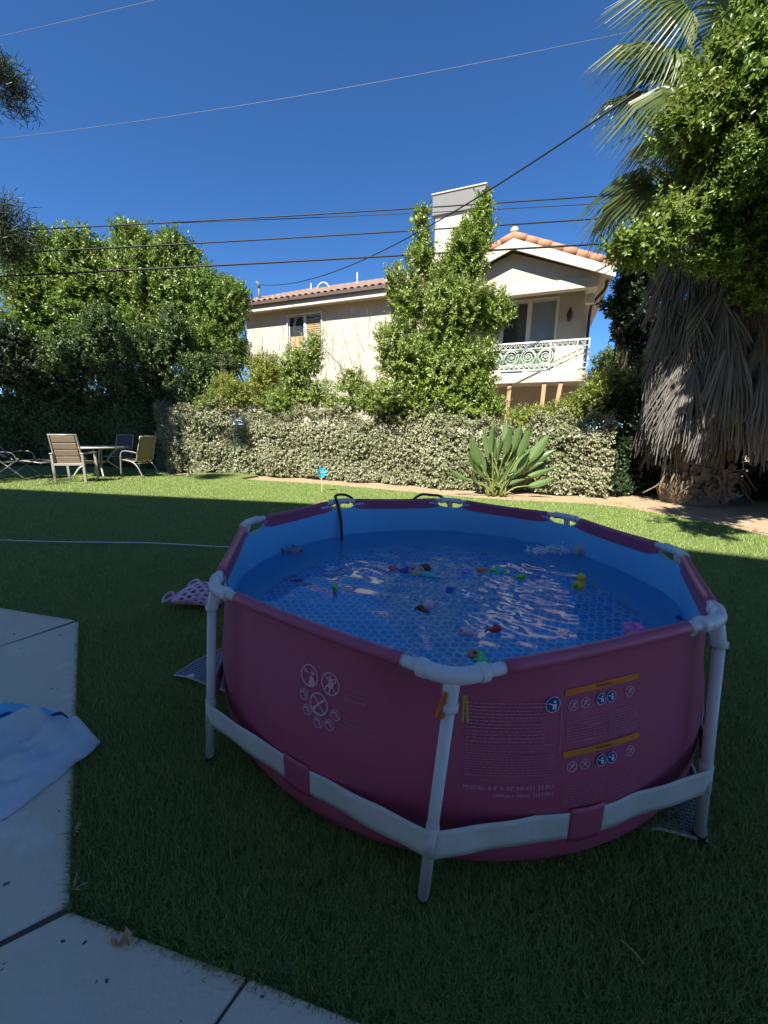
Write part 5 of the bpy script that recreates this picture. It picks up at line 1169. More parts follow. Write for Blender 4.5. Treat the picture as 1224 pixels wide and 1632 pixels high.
# ------------------------------------------------------------------ palm with its skirt of dry fronds
def palm():
    b0 = Vector((6.50, 8.10, 0)); top = Vector((6.0, 8.15, 6.7))
    t = thing('fan_palm', 'tall fan palm with a thick skirt of grey dry fronds', 'palm tree', b0)
    m = MB(); n = 22
    def axis(s): return b0.lerp(top, s) + Vector((.10 * math.sin(s * 3), 0, 0))
    m.tube([axis(i / n) - Vector((0, 0, .1 if i == 0 else 0)) for i in range(n + 1)], [.62 - .16 * min(1, i / 3) + .02 * math.sin(i * 2.7) - .006 * i for i in range(n + 1)], 18); m.build('trunk', M['palm_bark'], t, True)
    rr = random.Random(17)
    # old leaf boots, cut stubs that lap up the trunk below the skirt
    bm_ = MB(); bm_.add([(-.11, 0, 0), (.11, 0, 0), (.045, .03, .17), (-.03, .03, .15), (-.11, .025, 0), (.11, .025, 0), (.035, .06, .17), (-.02, .06, .15)], [(0, 1, 2, 3), (4, 7, 6, 5), (0, 4, 5, 1), (2, 6, 7, 3), (0, 3, 7, 4), (1, 5, 6, 2)])
    bme = bpy.data.meshes.new('leaf_boot'); bme.from_pydata(bm_.v, [], bm_.f); bme.materials.append(M['boot']); bme.update()
    for r_ in range(15):
        for k in range(13):
            a = (k + .5 * (r_ % 2)) * 2 * math.pi / 13 + rr.uniform(-.1, .1)
            if math.sin(a) > .35: continue
            z = .12 + r_ * .085 + rr.uniform(-.03, .03); c = axis(z / 6.7); rad_ = (.60 - .16 * min(1, z / .9)) + .035
            o = bpy.data.objects.new('leaf_boot', bme); COL.objects.link(o); o.parent = t
            o.location = Vector((c.x + rad_ * math.cos(a), c.y + rad_ * math.sin(a), z)) - b0
            o.rotation_euler = (R(rr.uniform(-22, 6)), R(rr.choice((-1, 1)) * rr.uniform(35, 80)), a - math.pi / 2); q = rr.uniform(.55, 1.0); o.scale = (q * rr.uniform(.8, 1.3), q * 1.1, q * rr.uniform(.9, 1.5))
    for i in range(16):                          # snaking aerial roots and hanging stubs at the foot
        a = R(rr.uniform(180, 345)); c = b0 + Vector((.5 * math.cos(a), .5 * math.sin(a), rr.uniform(.35, .62)))
        q = [c, c + Vector((math.cos(a) * .2, math.sin(a) * .18, rr.uniform(-.02, .1))), c + Vector((math.cos(a) * .36 + rr.uniform(-.1, .1), math.sin(a) * .3, -.16)), c + Vector((math.cos(a) * .42 + rr.uniform(-.2, .2), math.sin(a) * .34, -.36))]
        mm = MB(); mm.tube(spline(q, 4), [.026 - .0012 * k for k in range(13)], 6); mm.build('aerial_root', M['boot'], t, True)
    # dry fronds: a closed, hanging fan
    def dead_mesh(seed, L, spread):
        r2 = random.Random(seed); mm = MB(); ns = 26
        for i in range(ns):
            f = (i / (ns - 1) - .5) * 2; a = f * spread + r2.uniform(-.04, .04); LL = L * (1 - .22 * f * f) * r2.uniform(.86, 1.05)
            w0 = .021; pts = []
            for s in (0, .35, .72, 1):
                x = math.sin(a) * LL * s * (1 - .22 * s); y = (.05 + .30 * s - .30 * s * s) * L * .5 + .04 * math.sin(i * 2.1) * s + r2.uniform(-.03, .03); z = -math.cos(a) * LL * s
                pts.append((x, y, z, w0 * (1.05 - .75 * s)))
            vs = []
            for k, (x, y, z, w_) in enumerate(pts): vs += [(x - w_, y, z), (x, y + w_ * .8 * (1 if i % 2 else .3), z), (x + w_, y - .01, z)]
            fs = []
            for k in range(3):
                b = k * 3; fs += [(b, b + 1, b + 4, b + 3), (b + 1, b + 2, b + 5, b + 4)]
            mm.add(vs, fs)
        mm.box((0, .02, .12), (.045, .02, .30))
        me = bpy.data.meshes.new('dry_frond'); me.from_pydata(mm.v, [], mm.f); me.materials.append(M['dead']); me.update(); return me
    dm = [dead_mesh(i, 1.25 + .1 * (i % 3), .30 + .07 * (i % 4)) for i in range(7)]
    tiers = [(2.0, .55, 15, .95, 3), (2.25, .78, 18, 1.0, 8), (2.6, .84, 19, 1.0, 6), (2.95, .80, 19, 1.0, 5), (3.3, .74, 18, 1.0, 5), (3.7, .68, 17, 1.0, 6), (4.1, .60, 16, 1.0, 6), (4.5, .52, 15, 1.0, 7), (4.9, .46, 14, 1.05, 9), (5.3, .42, 13, 1.1, 12), (5.65, .40, 12, 1.1, 17), (6.0, .36, 10, 1.1, 25)]
    for ti, (z, rad_, cnt, scl, tilt) in enumerate(tiers):
        for k in range(cnt):
            a = 2 * math.pi * (k + .5 * (ti % 2)) / cnt + rr.uniform(-.16, .16)
            if math.sin(a) > .55 and rr.random() < .6: continue
            c = axis(z / 6.7); zz = z + rr.uniform(-.18, .18); ra = rad_ + rr.uniform(-.06, .12)
            o = bpy.data.objects.new('dry_frond', dm[rr.randrange(7)]); COL.objects.link(o); o.parent = t
            o.location = Vector((c.x + ra * math.cos(a), c.y + ra * math.sin(a), zz)) - b0
            o.rotation_euler = (R(tilt + rr.uniform(-5, 10)), R(rr.uniform(-15, 15)), a - math.pi / 2); q = scl * rr.uniform(.85, 1.15); o.scale = (q * 1.05, q, q)
    # green fronds: open fans on long stalks
    def fan_mesh(seed, droop):
        r2 = random.Random(seed); mm = MB(); ns = 46
        for i in range(ns):
            f = (i / (ns - 1) - .5) * 2; a = f * R(118); LL = (1.0 - .25 * abs(f) ** 2) * r2.uniform(.93, 1.05)
            vs = []
            for k, s in enumerate((.06, .4, .7, 1.0)):
                w_ = [.010, .026, .018, .002][k]; dz = -droop * .5 * max(0, s - .35) ** 2 * (1 + .6 * abs(f)) * 2 - (r2.uniform(0, .10) if s == 1 else 0)
                x, y = math.sin(a) * LL * s, math.cos(a) * LL * s; px_, py_ = math.cos(a) * w_, -math.sin(a) * w_
                vs += [(x - px_, y - py_, dz + w_ * .5), (x, y, dz - w_ * .5), (x + px_, y + py_, dz + w_ * .5)]
            fs = []
            for k in range(3):
                b = k * 3; fs += [(b, b + 1, b + 4, b + 3), (b + 1, b + 2, b + 5, b + 4)]
            mm.add(vs, fs)
        me = bpy.data.meshes.new('frond'); me.from_pydata(mm.v, [], mm.f); me.materials.append(M['frond']); me.update(); return me
    fm = [fan_mesh(i, d) for i, d in enumerate((.5, .8, 1.2))]
    crownc = Vector((6.0, 8.15, 6.7))
    def frond(tip, v, scale, face_up=.6, roll=0.0):
        tip = Vector(tip); d = (tip - crownc); st = MB(); hubp = crownc + d
        st.tube(spline([crownc, crownc.lerp(hubp, .5) + Vector((0, 0, .22)), hubp], 5), [.03, .03, .028, .026, .024, .022, .02, .018, .016, .014, .012], 6); 
        dn = d.normalized(); yv = (dn + Vector((0, 0, -.35))).normalized(); zv = Vector((0, -.5, face_up)); zv = (zv - yv * zv.dot(yv)).normalized(); xv = yv.cross(zv)
        o = bpy.data.objects.new('frond', fm[v]); COL.objects.link(o); o.parent = t; ORG[o.name] = b0
        o.matrix_local = Matrix.Translation(hubp - b0) @ Matrix((xv, yv, zv)).transposed().to_4x4() @ Matrix.Rotation(roll, 4, 'Y') @ Matrix.Scale(scale, 4)
        s_ = st.build('frond_stalk', M['bop_stem'], t, True)
    frond(PY(1060, 85, 7.7), 1, 1.15, .7); frond(PY(1045, 290, 7.6), 2, 1.15, .35); frond(PY(1090, 20, 7.6), 2, 1.1, .5); frond(PY(1180, 30, 7.4), 1, 1.1, .5)
    frond(PY(1095, 150, 7.0), 2, 1.1, .4); frond(PY(1150, 200, 6.9), 1, 1.1, .6); frond(PY(1110, -60, 8.0), 0, 1.2, .8); frond(PY(1200, -40, 8.2), 0, 1.2, .8)
    for k in range(12):
        a = k * .55 - .6; frond(crownc + Vector((1.25 * math.cos(a), 1.25 * math.sin(a) + .3, .1 + .75 * math.sin(k * 1.9))), k % 3, 1.1, .8)
    # drooping fronds that have begun to dry
    for (u, v) in ((1060, 330), (1095, 350), (1130, 330)):
        o = bpy.data.objects.new('dry_frond', dm[1]); COL.objects.link(o); o.parent = t; o.location = PY(u, v - 40, 7.6) - b0; o.rotation_euler = (R(28), R(rr.uniform(-20, 20)), R(190 + rr.uniform(-30, 30)))
palm()
# ------------------------------------------------------------------ the neighbour's house
HC = Vector((6.41, 13.0, 0)); HE = Vector((-.92916, .36967, 0)); HN = Vector((.36967, .92916, 0))
def H(u, v, z): return HC + HE * u + HN * v + Vector((0, 0, z))
HA = math.atan2(-HE.y, -HE.x)                     # heading of the facade
def hbox(m, u0, u1, v0, v1, z0, z1):
    P = [H(u, v, z) for z in (z0, z1) for v in (v0, v1) for u in (u0, u1)]
    return m.add(P, [(0, 1, 3, 2), (4, 6, 7, 5), (0, 4, 5, 1), (2, 3, 7, 6), (0, 2, 6, 4), (1, 5, 7, 3)])
house = thing('house', 'two-storey cream stucco house with tiled roof, balcony and chimney', 'house', H(7, 4, 0))
def hpart(name, matl, *boxes, parent=None, bevel=0.0):
    m = MB()
    for b in boxes: hbox(m, *b)
    return m.build(name, matl, parent or house, bevel=bevel)
# walls with real openings: the wall is built as the strips round each opening
def wall_open(name, u0, u1, v0, v1, z0, z1, ops):
    us = sorted({u0, u1, *[q for o in ops for q in o[:2]]}); zs = sorted({z0, z1, *[q for o in ops for q in o[2:]]}); m = MB()
    for i in range(len(us) - 1):
        for j in range(len(zs) - 1):
            uc, zc = (us[i] + us[i + 1]) / 2, (zs[j] + zs[j + 1]) / 2
            if any(o[0] < uc < o[1] and o[2] < zc < o[3] for o in ops): continue
            hbox(m, us[i], us[i + 1], v0, v1, zs[j], zs[j + 1])
    return m.build(name, M['stucco'], house)
DOOR = (1.06, 2.86, 3.36, 5.90); WIN = (10.42, 12.12, 4.55, 6.29); LOWW = (1.3, 2.6, 1.15, 2.25)
wall_open('wall', .10, 5.0, 1.3, 1.55, 0, 6.5, [DOOR, LOWW])
wall_open('wall', 5.0, 14.44, 1.3, 1.55, 0, 6.75, [WIN])
hpart('wall', M['stucco'], (.10, .35, 1.55, 8.5, 0, 6.2)); hpart('wall', M['stucco'], (14.19, 14.44, 1.55, 8.5, 0, 6.75)); hpart('wall', M['stucco'], (.35, 14.19, 8.25, 8.5, 0, 6.2))
hpart('room_backing', M['dark_metal'], (.6, 14.0, 2.3, 2.4, .2, 6.1))
# balcony
hpart('balcony_slab', M['trim'], (0.0, 5.05, 0.0, 1.298, 3.0, 3.33), bevel=.015)
hpart('balcony_ceiling', M['stucco'], (.26, 5.0, .30, 1.298, 6.08, 6.16))
# gable front: beam, tympanum, barge boards
hpart('gable_beam', M['trim'], (-.02, 5.05, 0.02, .30, 5.76, 6.05), bevel=.01); hpart('side_beam', M['trim'], (-.02, .25, .303, 1.297, 5.76, 6.05), bevel=.01)
m = MB(); m.prism([H(.05, .06, 6.05), H(5.0, .06, 6.05), H(5.0, .06, 6.12), H(2.53, .06, 7.02), H(.05, .06, 6.12)], HN * .22); m.build('gable_wall', M['stucco'], house)
hpart('corner_bracket', M['trim'], (-.02, .24, .70, .96, 5.50, 5.76), bevel=.02)
for s, u1 in ((1, -.42), (-1, 5.48)):
    a, b = H(2.53, -.32, 7.30), H(u1, -.32, 6.12)
    m = MB(); m.prism([a, b, b - Vector((0, 0, .26)), a - Vector((0, 0, .30))], HN * .07); m.build('barge_board', M['trim'], house)
    m = MB(); a, b = H(2.53, -.318, 7.29), H(u1, -.318, 6.11); m.prism([a, b, b + Vector((0, 0, .10)), a + Vector((0, 0, .10))], HN * 8.9); m.build('roof_slope', M['tile'], house)
    m = MB(); a, b = H(2.53, -.24, 7.285), H(u1 * .98, -.24, 6.115); m.prism([a, b, b - Vector((0, 0, .06)), a - Vector((0, 0, .06))], HN * 8.7); m.build('soffit', M['trim'], house)
# curved cover tiles along the gable edge
def barrel(L, r0, r1, n=8, th=.02):
    m = MB(); vs = []
    for (y, r_) in ((0, r0), (L, r1)):
        for k in range(n + 1):
            a = math.pi * k / n; vs.append((r_ * math.cos(a), y, r_ * math.sin(a)))
    for (y, r_) in ((0, r0 - th), (L, r1 - th)):
        for k in range(n + 1):
            a = math.pi * k / n; vs.append((r_ * math.cos(a), y, r_ * math.sin(a)))
    q = n + 1; fs = [(k, k + 1, q + k + 1, q + k) for k in range(n)] + [(2 * q + k, 3 * q + k, 3 * q + k + 1, 2 * q + k + 1) for k in range(n)] + [(k, 2 * q + k, 2 * q + k + 1, k + 1) for k in range(n)] + [(q + k, q + k + 1, 3 * q + k + 1, 3 * q + k) for k in range(n)]
    me = bpy.data.meshes.new('tile'); me.from_pydata(vs, [], fs); me.polygons.foreach_set('use_smooth', [True] * len(fs)); me.update(); return me
rk = barrel(.46, .145, .125); rk.materials.append(M['rake_tile'])
for u1 in (-.42, 5.48):
    a, b = H(2.53, -.22, 7.40), H(u1, -.22, 6.21); d = (a - b); n = 8; L = d.length; d.normalize()
    for i in range(n):
        o = bpy.data.objects.new('rake_tile', rk); COL.objects.link(o); o.parent = house
        y = d; z = y.cross(HE).normalized(); z = z if z.z > 0 else -z; x = y.cross(z)
        p = b + d * (L * i / n) + z * (.012 * (i % 2) - .02)
        o.matrix_local = Matrix.Translation(p - ORG[house.name]) @ Matrix((x, y, z)).transposed().to_4x4()
m = MB(); m.ell(H(2.53, -.2, 7.56), (.13, .13, .11)); m.build('ridge_finial', M['trim'], house, True)
# left wing: hipped roof of clay tiles
EV, EZ, RV, RZ = 0.80, 6.86, 4.9, 8.52
m = MB(); m.add([H(5.0, EV, EZ - .04), H(15.1, EV, EZ - .04), H(13.4, RV, RZ - .04), H(5.0, RV, RZ - .04)], [(0, 1, 2, 3)]); m.add([H(15.1, EV, EZ - .04), H(15.1, 9, EZ - .04), H(13.4, RV, RZ - .04)], [(0, 1, 2)]); m.add([H(5.0, RV, RZ - .04), H(13.4, RV, RZ - .04), H(15.1, 9, EZ - .04), H(5.0, 9, EZ - .04)], [(0, 1, 2, 3)])
m.add([H(5.0, EV, EZ - .12), H(15.1, EV, EZ - .12), H(15.1, 9, EZ - .12), H(5, 9, EZ - .12)], [(3, 2, 1, 0)])
rb = m.build('roof', M['tile'], house)
hpart('gutter', M['gutter'], (5.02, 15.16, EV - .13, EV - .005, EZ - .13, EZ - .01), parent=rb); hpart('fascia', M['trim'], (5.0, 15.08, EV, EV + .06, EZ - .36, EZ - .125), parent=rb); hpart('soffit', M['stucco'], (5.0, 15.05, EV + .062, 1.30, EZ - .30, EZ - .25), parent=rb)
tl = barrel(.47, .142, .120, 6); tl.materials.append(M['tile'])
sl = (H(8, RV, RZ) - H(8, EV, EZ)); SL = sl.length; sd_ = sl.normalized(); zz = sd_.cross(HE).normalized(); zz = zz if zz.z > 0 else -zz; xx = sd_.cross(zz)
rr = random.Random(2); nrow = 10
for c in range(30):
    u = 15.02 - c * .302
    for r_ in range(nrow):
        s = r_ / nrow; ulim = 15.1 - 1.7 * s
        if u > ulim - .05: continue
        o = bpy.data.objects.new('roof_tile', tl); COL.objects.link(o); o.parent = rb
        p = H(u, EV, EZ) + sd_ * (SL * s - .05 + rr.uniform(-.01, .01)) + zz * (-.035 + rr.uniform(0, .008))
        o.matrix_local = Matrix.Translation(p - ORG[house.name]) @ Matrix((xx, sd_, zz)).transposed().to_4x4() @ Matrix.Rotation(R(2.2), 4, 'X')
cap = barrel(.42, .13, .12, 6); cap.materials.append(M['tile'])
for (a, b, n) in ((H(15.1, EV, EZ), H(13.4, RV, RZ), 12), (H(13.45, RV, RZ), H(5.6, RV, RZ), 20)):
    d = (b - a); L = d.length; d.normalize(); z = (Vector((0, 0, 1)) - d * d.z).normalized(); x = d.cross(z)
    for i in range(n):
        o = bpy.data.objects.new('ridge_tile', cap); COL.objects.link(o); o.parent = rb
        o.matrix_local = Matrix.Translation(a + d * (L * i / n) + z * .02 - ORG[house.name]) @ Matrix((x, d, z)).transposed().to_4x4()
# vents, aerial mast and dish hoop on the roof
m = MB(); p = H(14.1, 1.9, 7.25); m.tube([p, p + Vector((0, 0, .62))], .055, 10); m.tube([p + Vector((0, 0, .60)), p + Vector((0, 0, .78)), p + Vector((-.12, 0, .86))], .07, 10); m.build('service_mast', M['chimney_metal'], house, True)
MAST = p + Vector((0, 0, .75))
m = MB(); p = H(10.0, 4.0, 8.1); m.tube([p, p + Vector((0, 0, .62))], .035, 8); m.build('roof_vent', M['white_trim'], house)
m = MB(); p = H(13.0, 4.7, 8.4); m.tube([p, p + Vector((0, 0, .42))], .03, 8); m.build('roof_vent', M['white_trim'], house)
m = MB(); p = H(12.3, 4.7, 8.42); m.tube(arc(p, .36, .1, math.pi - .1, 12, HE, (0, 0, 1)), .03, 6); m.build('dish_rim', M['white_trim'], house, True)
# window of the left wing
def window(name, o, panes, v=1.36, fw=.06, parent=None):
    u0, u1, z0, z1 = o; um = (u0 + u1) / 2
    w_ = hpart(name, M['white_trim'], (u0 - .05, u1 + .05, 1.25, 1.33, z1, z1 + .06), (u0 - .05, u0, 1.25, 1.33, z0, z1), (u1, u1 + .05, 1.25, 1.33, z0, z1), (u0 - .05, u1 + .05, 1.25, 1.33, z0 - .06, z0), (um - .04, um + .04, 1.30, 1.38, z0, z1))
    for k, (a, b) in enumerate(((u0 + .002, um - .042), (um + .042, u1 - .002))):
        hpart('pane', panes[k], (a + .04, b - .04, v, v + .012, z0 + .045, z1 - .045), parent=w_)
        hpart('sash', M['white_trim'], (a, a + .038, v - .02, v + .03, z0 + .004, z1 - .004), (b - .038, b, v - .02, v + .03, z0 + .004, z1 - .004), (a + .039, b - .039, v - .02, v + .03, z0 + .004, z0 + .042), (a + .039, b - .039, v - .02, v + .03, z1 - .042, z1 - .004), parent=w_)
    return w_
w_ = window('window', WIN, (M['glass'], M['glass']))
M['clear'] = mat('clear_glass', (.04, .05, .06), .03, spec=.9)
for k in range(17):                                # slats of the blind in the right-hand sash
    z = 6.12 - k * .088
    o_ = hpart('blind_slat', M['blind'], (10.50, 11.20, 1.335, 1.345, z - .062, z), parent=w_)
hpart('blind_slat', M['blind'], (11.30, 12.04, 1.345, 1.353, 4.62, 5.45), parent=w_)
window('sliding_door', DOOR, (M['curtain'], M['glass']))
window('window', LOWW, (M['glass'], M['glass']))
# wall lamp and downpipe
m = MB(); p = H(.66, 1.27, 5.25); m.lathe([(.02, -.16), (.07, -.10), (.10, .06), (.11, .10), (.05, .20), (.02, .30)], p - HN * .08, 8); m.tube([p + HN * .05, p - HN * .08 + Vector((0, 0, .02))], .03, 6); m.build('wall_lamp', M['dark_metal'], house)
m = MB(); m.tube(spline([H(-.30, .55, 6.06), H(-.28, .7, 5.86), H(-.05, .95, 5.62), H(.04, 1.15, 5.40), H(.04, 1.2, 4.6), H(.04, 1.2, 3.36)], 5), .05, 8); m.tube([H(.04, 1.35, 3.0), H(.04, 1.35, 0)], .05, 8); m.build('downpipe', M['dark_metal'], house, True)
# chimney with metal shroud
hpart('chimney', M['stucco'], (4.22, 6.16, 3.6, 4.9, 7.2, 10.30), bevel=.02); hpart('chimney_shroud', M['chimney_metal'], (4.10, 6.28, 3.5, 5.0, 10.24, 11.0), bevel=.02)
hpart('chimney_cap', M['trim'], (4.06, 6.32, 3.46, 5.04, 11.0, 11.05), bevel=.01)
# balcony railing with scrolls
rail = hpart('railing', M['iron_white'], (.02, 5.0, .04, .09, 4.25, 4.30), (.02, 5.0, .045, .085, 3.40, 3.44), (.02, 5.0, .05, .08, 4.08, 4.105), (.02, 5.0, .05, .08, 3.57, 3.595), *[(u, u + .04, .045, .085, 3.33, 4.27) for u in (.02, .36, 1.15, 2.95, 4.9)])
def scroll(c, r_, turns, n, wd, flip=1):
    m = MB(); pts = [c + HE * (flip * r_ * (1 - .92 * i / n) * math.cos(turns * 2 * math.pi * i / n)) + Vector((0, 0, r_ * (1 - .92 * i / n) * math.sin(turns * 2 * math.pi * i / n))) for i in range(n + 1)]
    m.tube(pts, wd, 5); return m
for i in range(8):
    c = H(.76 + i * .535, .065, 3.84)
    m = MB(); m.tube(arc(c, .225, 0, 2 * math.pi * 23 / 24, 24, HE, (0, 0, 1)), .013, 5, closed=True); m.build('scroll_ring', M['iron_white'], rail, True)
    scroll(c, .20, 2.2, 34, .012, 1 if i % 2 else -1).build('scroll', M['iron_white'], rail, True)
    m = MB(); m.ell(c, .035, None, 8, 6); m.build('scroll_boss', M['iron_white'], rail, True)
sm1 = scroll(Vector((0, 0, 0)), .078, 1.4, 14, .010).build('small_scroll', M['iron_white'], rail)
me = sm1.data; first = True
for zc in (3.505, 4.175):
    for i in range(28):
        o = sm1 if first else bpy.data.objects.new('small_scroll', me)
        if not first: COL.objects.link(o); o.parent = rail
        # mesh was built relative to the house's own origin
        o.location = H(.50 + i * .16, .065, zc); first = False
me.transform(Matrix.Translation(ORG[house.name]))
for o in [q for q in bpy.data.objects if q.data == me]: o.location = Vector(o.location) - ORG[house.name]
for zc in (3.50, 3.66, 3.84, 4.02, 4.18):
    scroll(H(.20, .065, zc), .085, 1.6, 14, .010).build('small_scroll', M['iron_white'], rail)
hpart('privacy_screen', M['screen'], (1.02, 4.88, .16, .18, 3.40, 4.10))
# timber props under the balcony
for (a, b) in ((H(2.35, .12, 3.0), H(2.42, .1, .0)), (H(1.25, .10, 3.18), H(1.3, .08, 0)), (H(.75, .10, 3.0), H(1.0, -.1, 0))):
    m = MB(); m.bar(a, b, .13, .09, up=HN); m.build('timber_prop', M['wood'], house, bevel=.006)

# ------------------------------------------------------------------ overhead cables
def cable(label, a, b, sag, rad_, matl, group='overhead cables'):
    a, b = Vector(a), Vector(b); n = 28; m = MB()
    m.tube([a.lerp(b, i / n) - Vector((0, 0, 4 * sag * (i / n) * (1 - i / n))) for i in range(n + 1)], rad_, 6)
    prop(m.build('overhead_cable', matl, None, True), label, 'cable', group)
def ends(l, r_, yl, yr, ext=.18):                 # line through two seen points, carried on past the frame
    a, b = PY(*l, yl), PY(*r_, yr); d = b - a; return a - d * ext, b + d * (ext + .25)
cable('uppermost thick black cable crossing before the chimney', *ends((35, 364), (955, 307), 12, 11.6), .10, .016, M['cable'])
cable('thin black cable just under the uppermost one', *ends((185, 358), (955, 322), 12, 11.6, .0), .06, .009, M['cable'])
cable('middle thick black cable across the sky', *ends((20, 401), (990, 342), 11.8, 11.5), .08, .018, M['cable'])
cable('lowest and thickest black cable, just above the house roof', *ends((0, 439), (1050, 380), 11.5, 11.2), .06, .023, M['cable'])
cable('service cable rising from the house roof to upper right', MAST, PY(1020, 143, 6.6), .75, .014, M['cable'])
cable('faint thin wire high in the sky, left to upper right', *ends((0, 215), (1040, 20), 11, 9.5, .1), .32, .0045, M['thin_cable'])
cable('faint thin wire in the top left corner of the sky', *ends((0, 57), (240, 0), 11, 10.8, .3), .02, .0045, M['thin_cable'])
cable('thin drop wire from the cable junction down to the left trees', PY(185, 358, 12), PY(300, 500, 15), .05, .007, M['cable'])
cable('thin wire low at the left edge of the sky', *ends((0, 461), (60, 482), 14, 14.2, .6), .0, .007, M['cable'])

# ------------------------------------------------------------------ patio furniture
M['sling'] = mat('brown_sling', (.17, .125, .085), .7, (.22, .165, .115), 6, .6, .3, 150)
M['frame'] = mat('taupe_metal_frame', (.36, .33, .29), .4, metal=.3)
M['dark_sling'] = mat('charcoal_sling', (.045, .045, .05), .7, (.065, .065, .07), 6, .6, .3, 150)
def place(t, loc, rz, sc=1.0): t.location = loc; t.rotation_euler = (0, 0, rz); t.scale = (sc, sc, sc); return t
def sling_chair(label, sling, group):             # faces +y, thin tube frame with bowed arms
    t = thing('patio_chair', label, 'chair', (0, 0, 0), group)
    for s in (-1, 1):
        m = MB(); m.tube(spline([(s * .27, .27, 0), (s * .28, .23, .36), (s * .285, .19, .58), (s * .285, .10, .645), (s * .285, -.10, .635), (s * .27, -.27, .60)], 5), .013, 8); m.build('front_leg', M['frame'], t, True)
        m = MB(); m.tube(spline([(s * .26, -.36, 0), (s * .26, -.20, .30), (s * .255, .0, .405), (s * .25, .20, .43)], 5), .013, 8); m.build('rear_leg', M['frame'], t, True)
        m = MB(); m.tube(spline([(s * .25, .20, .43), (s * .25, -.16, .395), (s * .25, -.26, .62), (s * .245, -.38, 1.0)], 6), .013, 8); m.build('side_rail', M['frame'], t, True)
    for a_, b_ in (((-.245, -.38, 1.0), (.245, -.38, 1.0)), ((-.25, .20, .43), (.25, .20, .43)), ((-.26, -.15, .34), (.26, -.15, .34))): m = MB(); m.tube([a_, b_], .012, 8); m.build('cross_bar', M['frame'], t, True)
    path = spline([(0, .20, .432), (0, .0, .41), (0, -.15, .40)], 5); m = MB(); m.grid(lambda i, j: Vector(((j / 6 - .5) * .47, path[i].y, path[i].z - .018 * math.sin(math.pi * j / 6))), len(path), 7); o = m.build('seat', sling, t, True); o.modifiers.new('t', 'SOLIDIFY').thickness = .008
    p2 = spline([(0, -.165, .41), (0, -.26, .62), (0, -.32, .82), (0, -.38, 1.0)], 4); m = MB(); m.grid(lambda i, j: Vector(((j / 6 - .5) * .47, p2[i].y - .018 * math.sin(math.pi * j / 6), p2[i].z)), len(p2), 7); o = m.build('backrest', sling, t, True); o.modifiers.new('t', 'SOLIDIFY').thickness = .008
    return t
def padded_chair(label, group):                   # square legs and a quilted sling back
    t = thing('patio_chair', label, 'chair', (0, 0, 0), group)
    for s in (-1, 1):
        m = MB(); m.bar((s * .29, -.27, 0), (s * .29, -.27, .62), .05, .035); m.build('rear_leg', M['frame'], t, bevel=.006)
        m = MB(); m.bar((s * .29, .27, 0), (s * .29, .27, .62), .05, .035); m.build('front_leg', M['frame'], t, bevel=.006)
        m = MB(); m.bar((s * .29, -.30, .635), (s * .29, .32, .635), .06, .028); m.build('armrest', M['frame'], t, bevel=.008)
        m = MB(); m.bar((s * .265, -.20, .40), (s * .255, -.33, 1.02), .028, .04, up=(0, 1, 0)); m.build('back_post', M['frame'], t, bevel=.006)
    m = MB(); m.bar((-.29, -.27, .40), (.29, -.27, .40), .03, .045); m.build('cross_bar', M['frame'], t, bevel=.004); m = MB(); m.bar((-.29, .27, .40), (.29, .27, .40), .03, .045); m.build('cross_bar', M['frame'], t, bevel=.004); m = MB(); m.tube([(-.27, -.335, 1.03), (.27, -.335, 1.03)], .022, 8); m.build('top_bar', M['frame'], t, True)
    m = MB(); m.box((0, .02, .43), (.50, .50, .035)); m.build('seat', M['sling'], t, bevel=.012)
    for k in range(4):
        a = .06 + k * .235; y0 = -.20 - .13 * a; z0 = .40 + .62 * a; y1 = -.20 - .13 * (a + .222); z1 = .40 + .62 * (a + .222)
        m = MB(); m.bar((0, y0, z0), (0, y1, z1), .455, .042, up=(0, 1, 0)); m.build('back_cushion', M['sling'], t, bevel=.016)
    return t
GF = 'chairs round the patio table'
SC = 1.13
place(padded_chair('padded brown chair nearest the camera, its back turned to it', GF), (-7.82, 9.86, .012), R(12), SC)
place(sling_chair('brown sling chair right of the table, seen from the side', M['sling'], GF), (-6.98, 11.05, .012), R(78), SC)
place(sling_chair('charcoal sling chair behind the table, in shade', M['dark_sling'], GF), (-8.35, 12.25, .012), R(175), SC)
# reclining folding chair at the left edge
t = thing('recliner_chair', 'reclining folding chair with dark sling at the left edge', 'chair', (0, 0, 0))
for s in (-1, 1):
    m = MB(); m.tube(spline([(s * .29, .40, .02), (s * .29, -.02, .40), (s * .29, -.12, .47)], 5), .013, 8); m.build('leg', M['frame'], t, True); m = MB(); m.tube([(s * .30, -.34, .02), (s * .30, .26, .45)], .013, 8); m.build('leg', M['frame'], t, True)
    m = MB(); m.tube(spline([(s * .30, .30, .44), (s * .30, .24, .60), (s * .30, .12, .66), (s * .30, -.16, .64), (s * .30, -.30, .56)], 5), .014, 8); m.build('armrest', M['frame'], t, True)
    m = MB(); m.tube(spline([(s * .26, .78, .40), (s * .26, .40, .45), (s * .26, .0, .42), (s * .26, -.22, .46), (s * .26, -.42, .78), (s * .26, -.58, 1.12)], 5), .013, 8); m.build('side_rail', M['frame'], t, True)
for q in ((.78, .40), (-.58, 1.12), (.40, .45), (.40, .03), (-.34, .03)): m = MB(); m.tube([(-.28, q[0], q[1]), (.28, q[0], q[1])], .012, 8); m.build('cross_bar', M['frame'], t, True)
p1 = spline([(0, .78, .405), (0, .40, .455), (0, .0, .425), (0, -.20, .45)], 5); m = MB(); m.grid(lambda i, j: Vector(((j / 6 - .5) * .5, p1[i].y, p1[i].z - .02 * math.sin(math.pi * j / 6))), len(p1), 7); o = m.build('seat', M['dark_sling'], t, True); o.modifiers.new('t', 'SOLIDIFY').thickness = .01
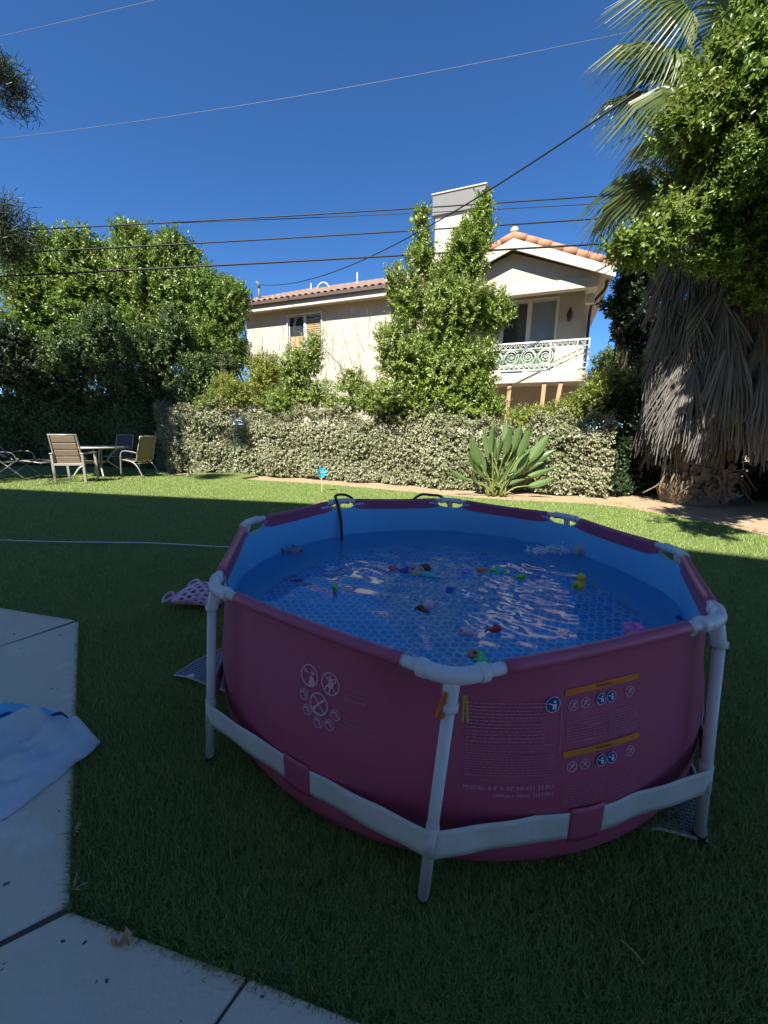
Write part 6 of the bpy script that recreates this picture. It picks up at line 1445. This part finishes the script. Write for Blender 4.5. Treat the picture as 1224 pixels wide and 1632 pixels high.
p1b = spline([(0, -.22, .47), (0, -.42, .78), (0, -.58, 1.12)], 6); m = MB(); m.grid(lambda i, j: Vector(((j / 6 - .5) * .5, p1b[i].y - .02 * math.sin(math.pi * j / 6), p1b[i].z)), len(p1b), 7); o = m.build('backrest', M['dark_sling'], t, True); o.modifiers.new('t', 'SOLIDIFY').thickness = .01
place(t, (-9.75, 10.25, .012), R(-82), 1.08)
# round table
tb_ = thing('patio_table', 'round pale-topped patio table on crossed metal legs', 'table', (0, 0, 0))
m = MB(); m.lathe([(.0, .70), (.66, .70), (.70, .708), (.71, .722), (.70, .736), (.0, .74)], (0, 0, 0), 40); m.build('tabletop', mat('pale_table_top', (.44, .42, .38), .35, (.36, .34, .31), 8, .6), tb_, True)
for k in range(4):
    a = math.pi / 4 + k * math.pi / 2; d = Vector((math.cos(a), math.sin(a), 0))
    m = MB(); m.tube(spline([d * .52 + Vector((0, 0, .012)), d * .40 + Vector((0, 0, .2)), d * .22 + Vector((0, 0, .38)), d * .34 + Vector((0, 0, .58)), d * .50 + Vector((0, 0, .70))], 5), .02, 8); m.build('leg', M['frame'], tb_, True)
m = MB(); m.tube(arc((0, 0, .36), .24, 0, 2 * math.pi * 19 / 20, 20, (1, 0, 0), (0, 1, 0)), .012, 6, closed=True); m.build('ring_brace', M['frame'], tb_, True)
place(tb_, (-8.12, 11.05, .012), 0, 1.13)

# ------------------------------------------------------------------ the house at the camera's back, whose roof shades the lawn
own = thing('house', 'stucco house behind the camera whose roof shades the pool', 'house', (-2, -3, 0))
sx_h, sy_h = math.sin(SUN_AZ) / math.tan(SUN_EL), math.cos(SUN_AZ) / math.tan(SUN_EL)
RH = 12.0
def eave(sx, sy): return Vector((sx - sx_h * RH, sy - sy_h * RH, RH))      # the eave point whose shadow falls at (sx, sy)
e1, e2, e3, e4 = eave(-12.5, 9.1), eave(-1.52, 7.02), eave(3.45, 4.35), eave(9, 1.6)
m = MB(); m.prism([e1, e2, e3, e4, Vector((e4.x + 1, -11, RH)), Vector((e1.x, -11, RH))], (0, 0, .28)); m.build('roof', M['tile'], own)
M['own'] = mat('own_stucco', (.62, .56, .47), .95, (.58, .52, .43), 2, .6, .3, 60)
m = MB(); m.box((-2, -8.1, 5.99), (15, 4.0, 12.0)); m.build('wall', M['own'], own)
m = MB(); m.box((-12.6, -4.1, 5.99), (5.0, 4.0, 12.0)); m.build('wall', M['own'], own)
